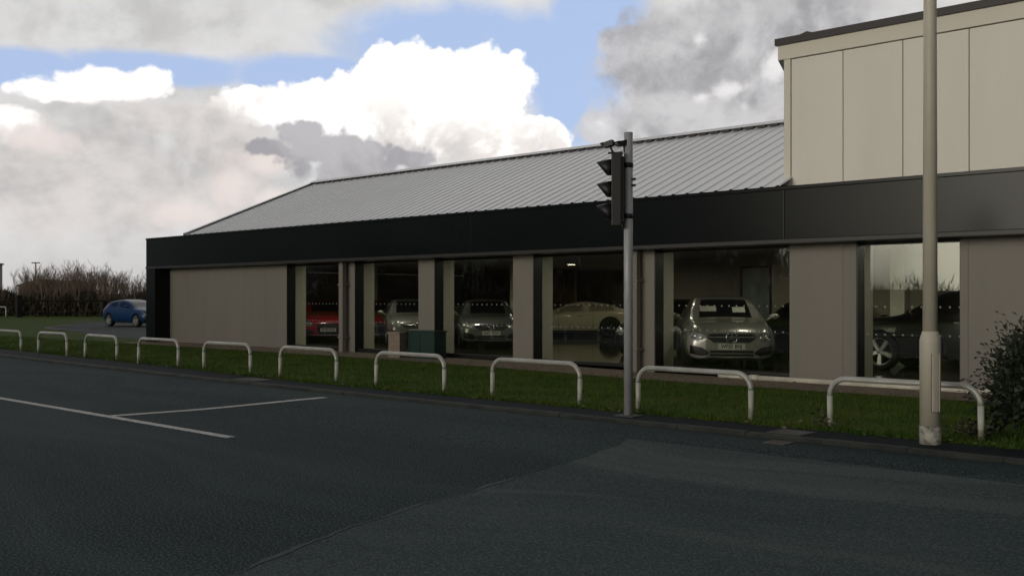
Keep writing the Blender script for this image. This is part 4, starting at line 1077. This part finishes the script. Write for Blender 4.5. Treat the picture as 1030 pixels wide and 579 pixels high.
for k in range(len(pth) - 1):
    (xa, ya), (xb, yb) = pth[k], pth[k + 1]
    for j in range(3):
        fx = 1 + .012 * j
        h0 = [.4, 1.5, 2.0][j]
    bank.add([(xa, ya, 0), (xb, yb, 0), (xb * 1.015, yb * 1.015, 1.0), (xa * 1.015, ya * 1.015, 1.0), (xb * 1.03, yb * 1.03, 1.5 + .25 * math.sin(k + 1)), (xa * 1.03, ya * 1.03, 1.5 + .25 * math.sin(k)), (xb * 1.06, yb * 1.06, 0), (xa * 1.06, ya * 1.06, 0)],
             [(0, 1, 2, 3), (3, 2, 4, 5), (5, 4, 6, 7)])
tag(bank.build('hedge_bank', M['hedge']), kind='structure')
# dark field fence
fn = thing('field_fence', 'dark post and rail fence between the grass and the bare trees', 'fence', (*at_depth(19, 82), .1))
FB = Vector(fn.location)
fpts = [(-40, 82), (-10, 82), (19, 82), (48, 83), (76, 84), (104, 85), (132, 86), (160, 87)]
for i, (u, d) in enumerate(fpts):
    x, y = at_depth(u, d); r_, h_ = (.20, 1.72) if i == 2 else (.075, 1.35)
    MB().box(x - r_ - FB.x, x + r_ - FB.x, y - r_ - FB.y, y + r_ - FB.y, -.1, h_).build('fence_post', M['fence'], fn)
for (u0, d0), (u1, d1) in zip(fpts[:-1], fpts[1:]):
    a, b = at_depth(u0, d0), at_depth(u1, d1)
    for z in (.35, 1.32): MB().tube([(a[0] - FB.x, a[1] - FB.y, z), (b[0] - FB.x, b[1] - FB.y, z)], .055, 4).build('fence_rail', M['fence'], fn)
# shed with a bowed roof, far lamp, pale far building
x, y = at_depth(46, 104); sh_ = thing('field_shed', 'low field shed with bowed dark roof among the bare trees', 'shed', (x, y, 0), R(43))
MB().box(-2.7, 2.7, 0, 5, 0, 2.9).build('shed_wall', M['shed'], sh_)
rp = [(-2.9 + 5.8 * k / 14, 2.9 + .62 * math.sin(math.pi * k / 14)) for k in range(15)]
MB().prism(rp + [(2.9, 2.8), (-2.9, 2.8)], -.2, 5.2, 0, Matrix(((1, 0, 0, 0), (0, 0, 1, 0), (0, 1, 0, 0), (0, 0, 0, 1)))).build('bowed_roof', M['shed'], sh_)
x, y = at_depth(36, 100); fl_ = thing('lamp_post', 'distant lamp post with flat head above the bare trees', 'street lamp', (x, y, 0), R(43))
MB().tube([(0, 0, 0), (0, 0, 5.0)], [.08, .06], 8).build('post', M['lamp_head'], fl_)
MB().box(-.36, .36, -.15, .15, 5.0, 5.1).build('lamp_head', M['lamp_head'], fl_)
x, y = at_depth(-52, 190); fb = thing('industrial_building', 'pale distant building at the left edge of the horizon', 'building', (x, y, 0), R(43))
MB().box(-6.2, 6.0, 0, 8, 0, 8).build('wall', M['far_wall'], fb); MB().box(-6.4, 6.2, -.2, 8.2, 8.001, 8.3).build('roof', M['cap'], fb)
# across the road, behind the viewer: seen only in the showroom glass
G_B = 'bare trees across the road mirrored in the windows'
for i in range(24):
    plant_tree(i + 2, -100 + i * 2.7 + random.uniform(-1, 1), -40 + random.uniform(-5, 4), 0, random.uniform(1.35, 2.0), 'leafless tree of the roadside row across the road, mirrored in the showroom windows', G_B)
tag(thicket('roadside_hedge', [(-110, -36), (-40, -36), (40, -37)], 3.0, 3.0, 26000, M['hedge'], 9, .9), kind='stuff')
hb_ = MB().box(-110, 40, -38, -37, 0, 2.2).build('roadside_bank', M['hedge']); tag(hb_, kind='structure')
tag(thicket('roadside_scrub', [(-125, -41), (-75, -41), (-41, -42)], 7.5, 5.0, 36000, M['hedge'], 12, 1.3), kind='stuff')

# shrub at the right edge
def shrub():
    rng = random.Random(8)
    t = thing('shrub', 'dark leafy evergreen shrub at the right edge beside the last hoop', 'shrub', (-3.22, 12.0, .05))
    st = MB(); lf = MB(); cl = []
    for i in range(110):
        a = rng.uniform(0, 6.28); e = rng.uniform(.15, 1.45); r = rng.uniform(.42, .82) if i < 60 else rng.uniform(.1, .55)
        p = Vector((math.cos(a) * math.cos(e) * r * .98, math.sin(a) * math.cos(e) * r * .98, .32 + math.sin(e) * r * 1.12)); cl.append(p)
        st.tube([(0, 0, 0), tuple(p * .5 + Vector((0, 0, .05))), tuple(p)], [.018, .010, .004], 5, 0, False)
    for p in cl:
        for k in range(190):
            q = p + Vector((rng.gauss(0, .12), rng.gauss(0, .12), rng.gauss(0, .11)))
            if q.z < .03: continue
            o_ = (q - Vector((0, 0, .35))).normalized()
            d = (o_ + Vector((rng.uniform(-.8, .8), rng.uniform(-.8, .8), rng.uniform(-.9, .4)))).normalized()
            L = rng.uniform(.04, .08); s_ = d.cross(Vector((rng.uniform(-1, 1), rng.uniform(-1, 1), rng.uniform(-1, 1)))).normalized() * L * .17
            m_ = q + d * L * .5 + Vector((0, 0, .006))
            lf.add([q, m_ + s_, q + d * L, m_ - s_], [(0, 1, 2, 3)])
    for k in range(9000):                                  # the thick heart of the shrub
        a = rng.uniform(0, 6.28); e = math.asin(rng.uniform(-.45, 1)); r = .74 * rng.random() ** .4 * (1 + .16 * math.sin(3 * a + 4 * e) + .1 * math.sin(7 * a))
        q = Vector((math.cos(a) * math.cos(e) * r, math.sin(a) * math.cos(e) * r, .48 + math.sin(e) * r * 1.02))
        if q.z < .02: continue
        d = Vector((rng.uniform(-1, 1), rng.uniform(-1, 1), rng.uniform(-1, .7))).normalized(); L = rng.uniform(.05, .10)
        s_ = d.cross(Vector((rng.uniform(-1, 1), rng.uniform(-1, 1), rng.uniform(-1, 1)))).normalized() * L * .24
        lf.add([q, q + d * L * .5 + s_, q + d * L, q + d * L * .5 - s_], [(0, 1, 2, 3)])
    # a few long sprays that break the outline
    for i in range(26):
        p = rng.choice(cl); d = (Vector((p.x, p.y, (p.z - .3) * .6)).normalized() + Vector((rng.uniform(-.4, .4), rng.uniform(-.4, .4), rng.uniform(-.2, .35)))).normalized(); L = rng.uniform(.15, .30)
        e = p + d * L + Vector((0, 0, -.03)); st.tube([tuple(p), tuple(p + d * L * .6), tuple(e)], [.004, .003, .002], 4, 0, False)
        for k in range(22):
            q = p.lerp(e, rng.random()); dd = (d + Vector((rng.uniform(-.9, .9), rng.uniform(-.9, .9), rng.uniform(-.7, .5)))).normalized(); l_ = rng.uniform(.05, .09)
            s_ = dd.cross(Vector((rng.uniform(-1, 1), rng.uniform(-1, 1), 1))).normalized() * l_ * .17
            lf.add([q, q + dd * l_ * .5 + s_, q + dd * l_, q + dd * l_ * .5 - s_], [(0, 1, 2, 3)])
    st.build('stems', M['bark'], t); lf.build('foliage', M['leaf'], t)
shrub()
def weed(x, y, n, seed, label):
    rng = random.Random(seed); t = thing('weed_clump', label, 'weed', (x, y, .1)); lf = MB(); gf = MB()
    for i in range(n):
        a = rng.uniform(0, 6.28); r = abs(rng.gauss(0, .12)); h = rng.uniform(.02, .20) * (1 - min(r, .28) * 2.4)
        q = Vector((math.cos(a) * r, math.sin(a) * r, h)); L = rng.uniform(.03, .07)
        d = Vector((math.cos(a) + rng.uniform(-.6, .6), math.sin(a) + rng.uniform(-.6, .6), rng.uniform(-.2, .8))).normalized(); s_ = d.cross(Vector((rng.uniform(-1, 1), rng.uniform(-1, 1), 1))).normalized() * L * .3
        (lf if rng.random() < .45 else gf).add([q, q + d * L * .5 + s_, q + d * L, q + d * L * .5 - s_], [(0, 1, 2, 3)])
    st = MB()
    for i in range(10):
        a = rng.uniform(0, 6.28); st.tube([(0, 0, -.02), (math.cos(a) * .1, math.sin(a) * .1, .12)], .003, 4, 0, False)
    st.build('stems', M['bark'], t); lf.build('dead_leaves', M['dead'], t); gf.build('leaves', M['leaf'], t); return t
weed(-4.02, 11.52, 230, 1, 'straggly weeds with pale dead leaves between the last hoop and shrub')
weed(-5.62, 11.25, 70, 2, 'small pale weed tuft at the left foot of the last hoop')
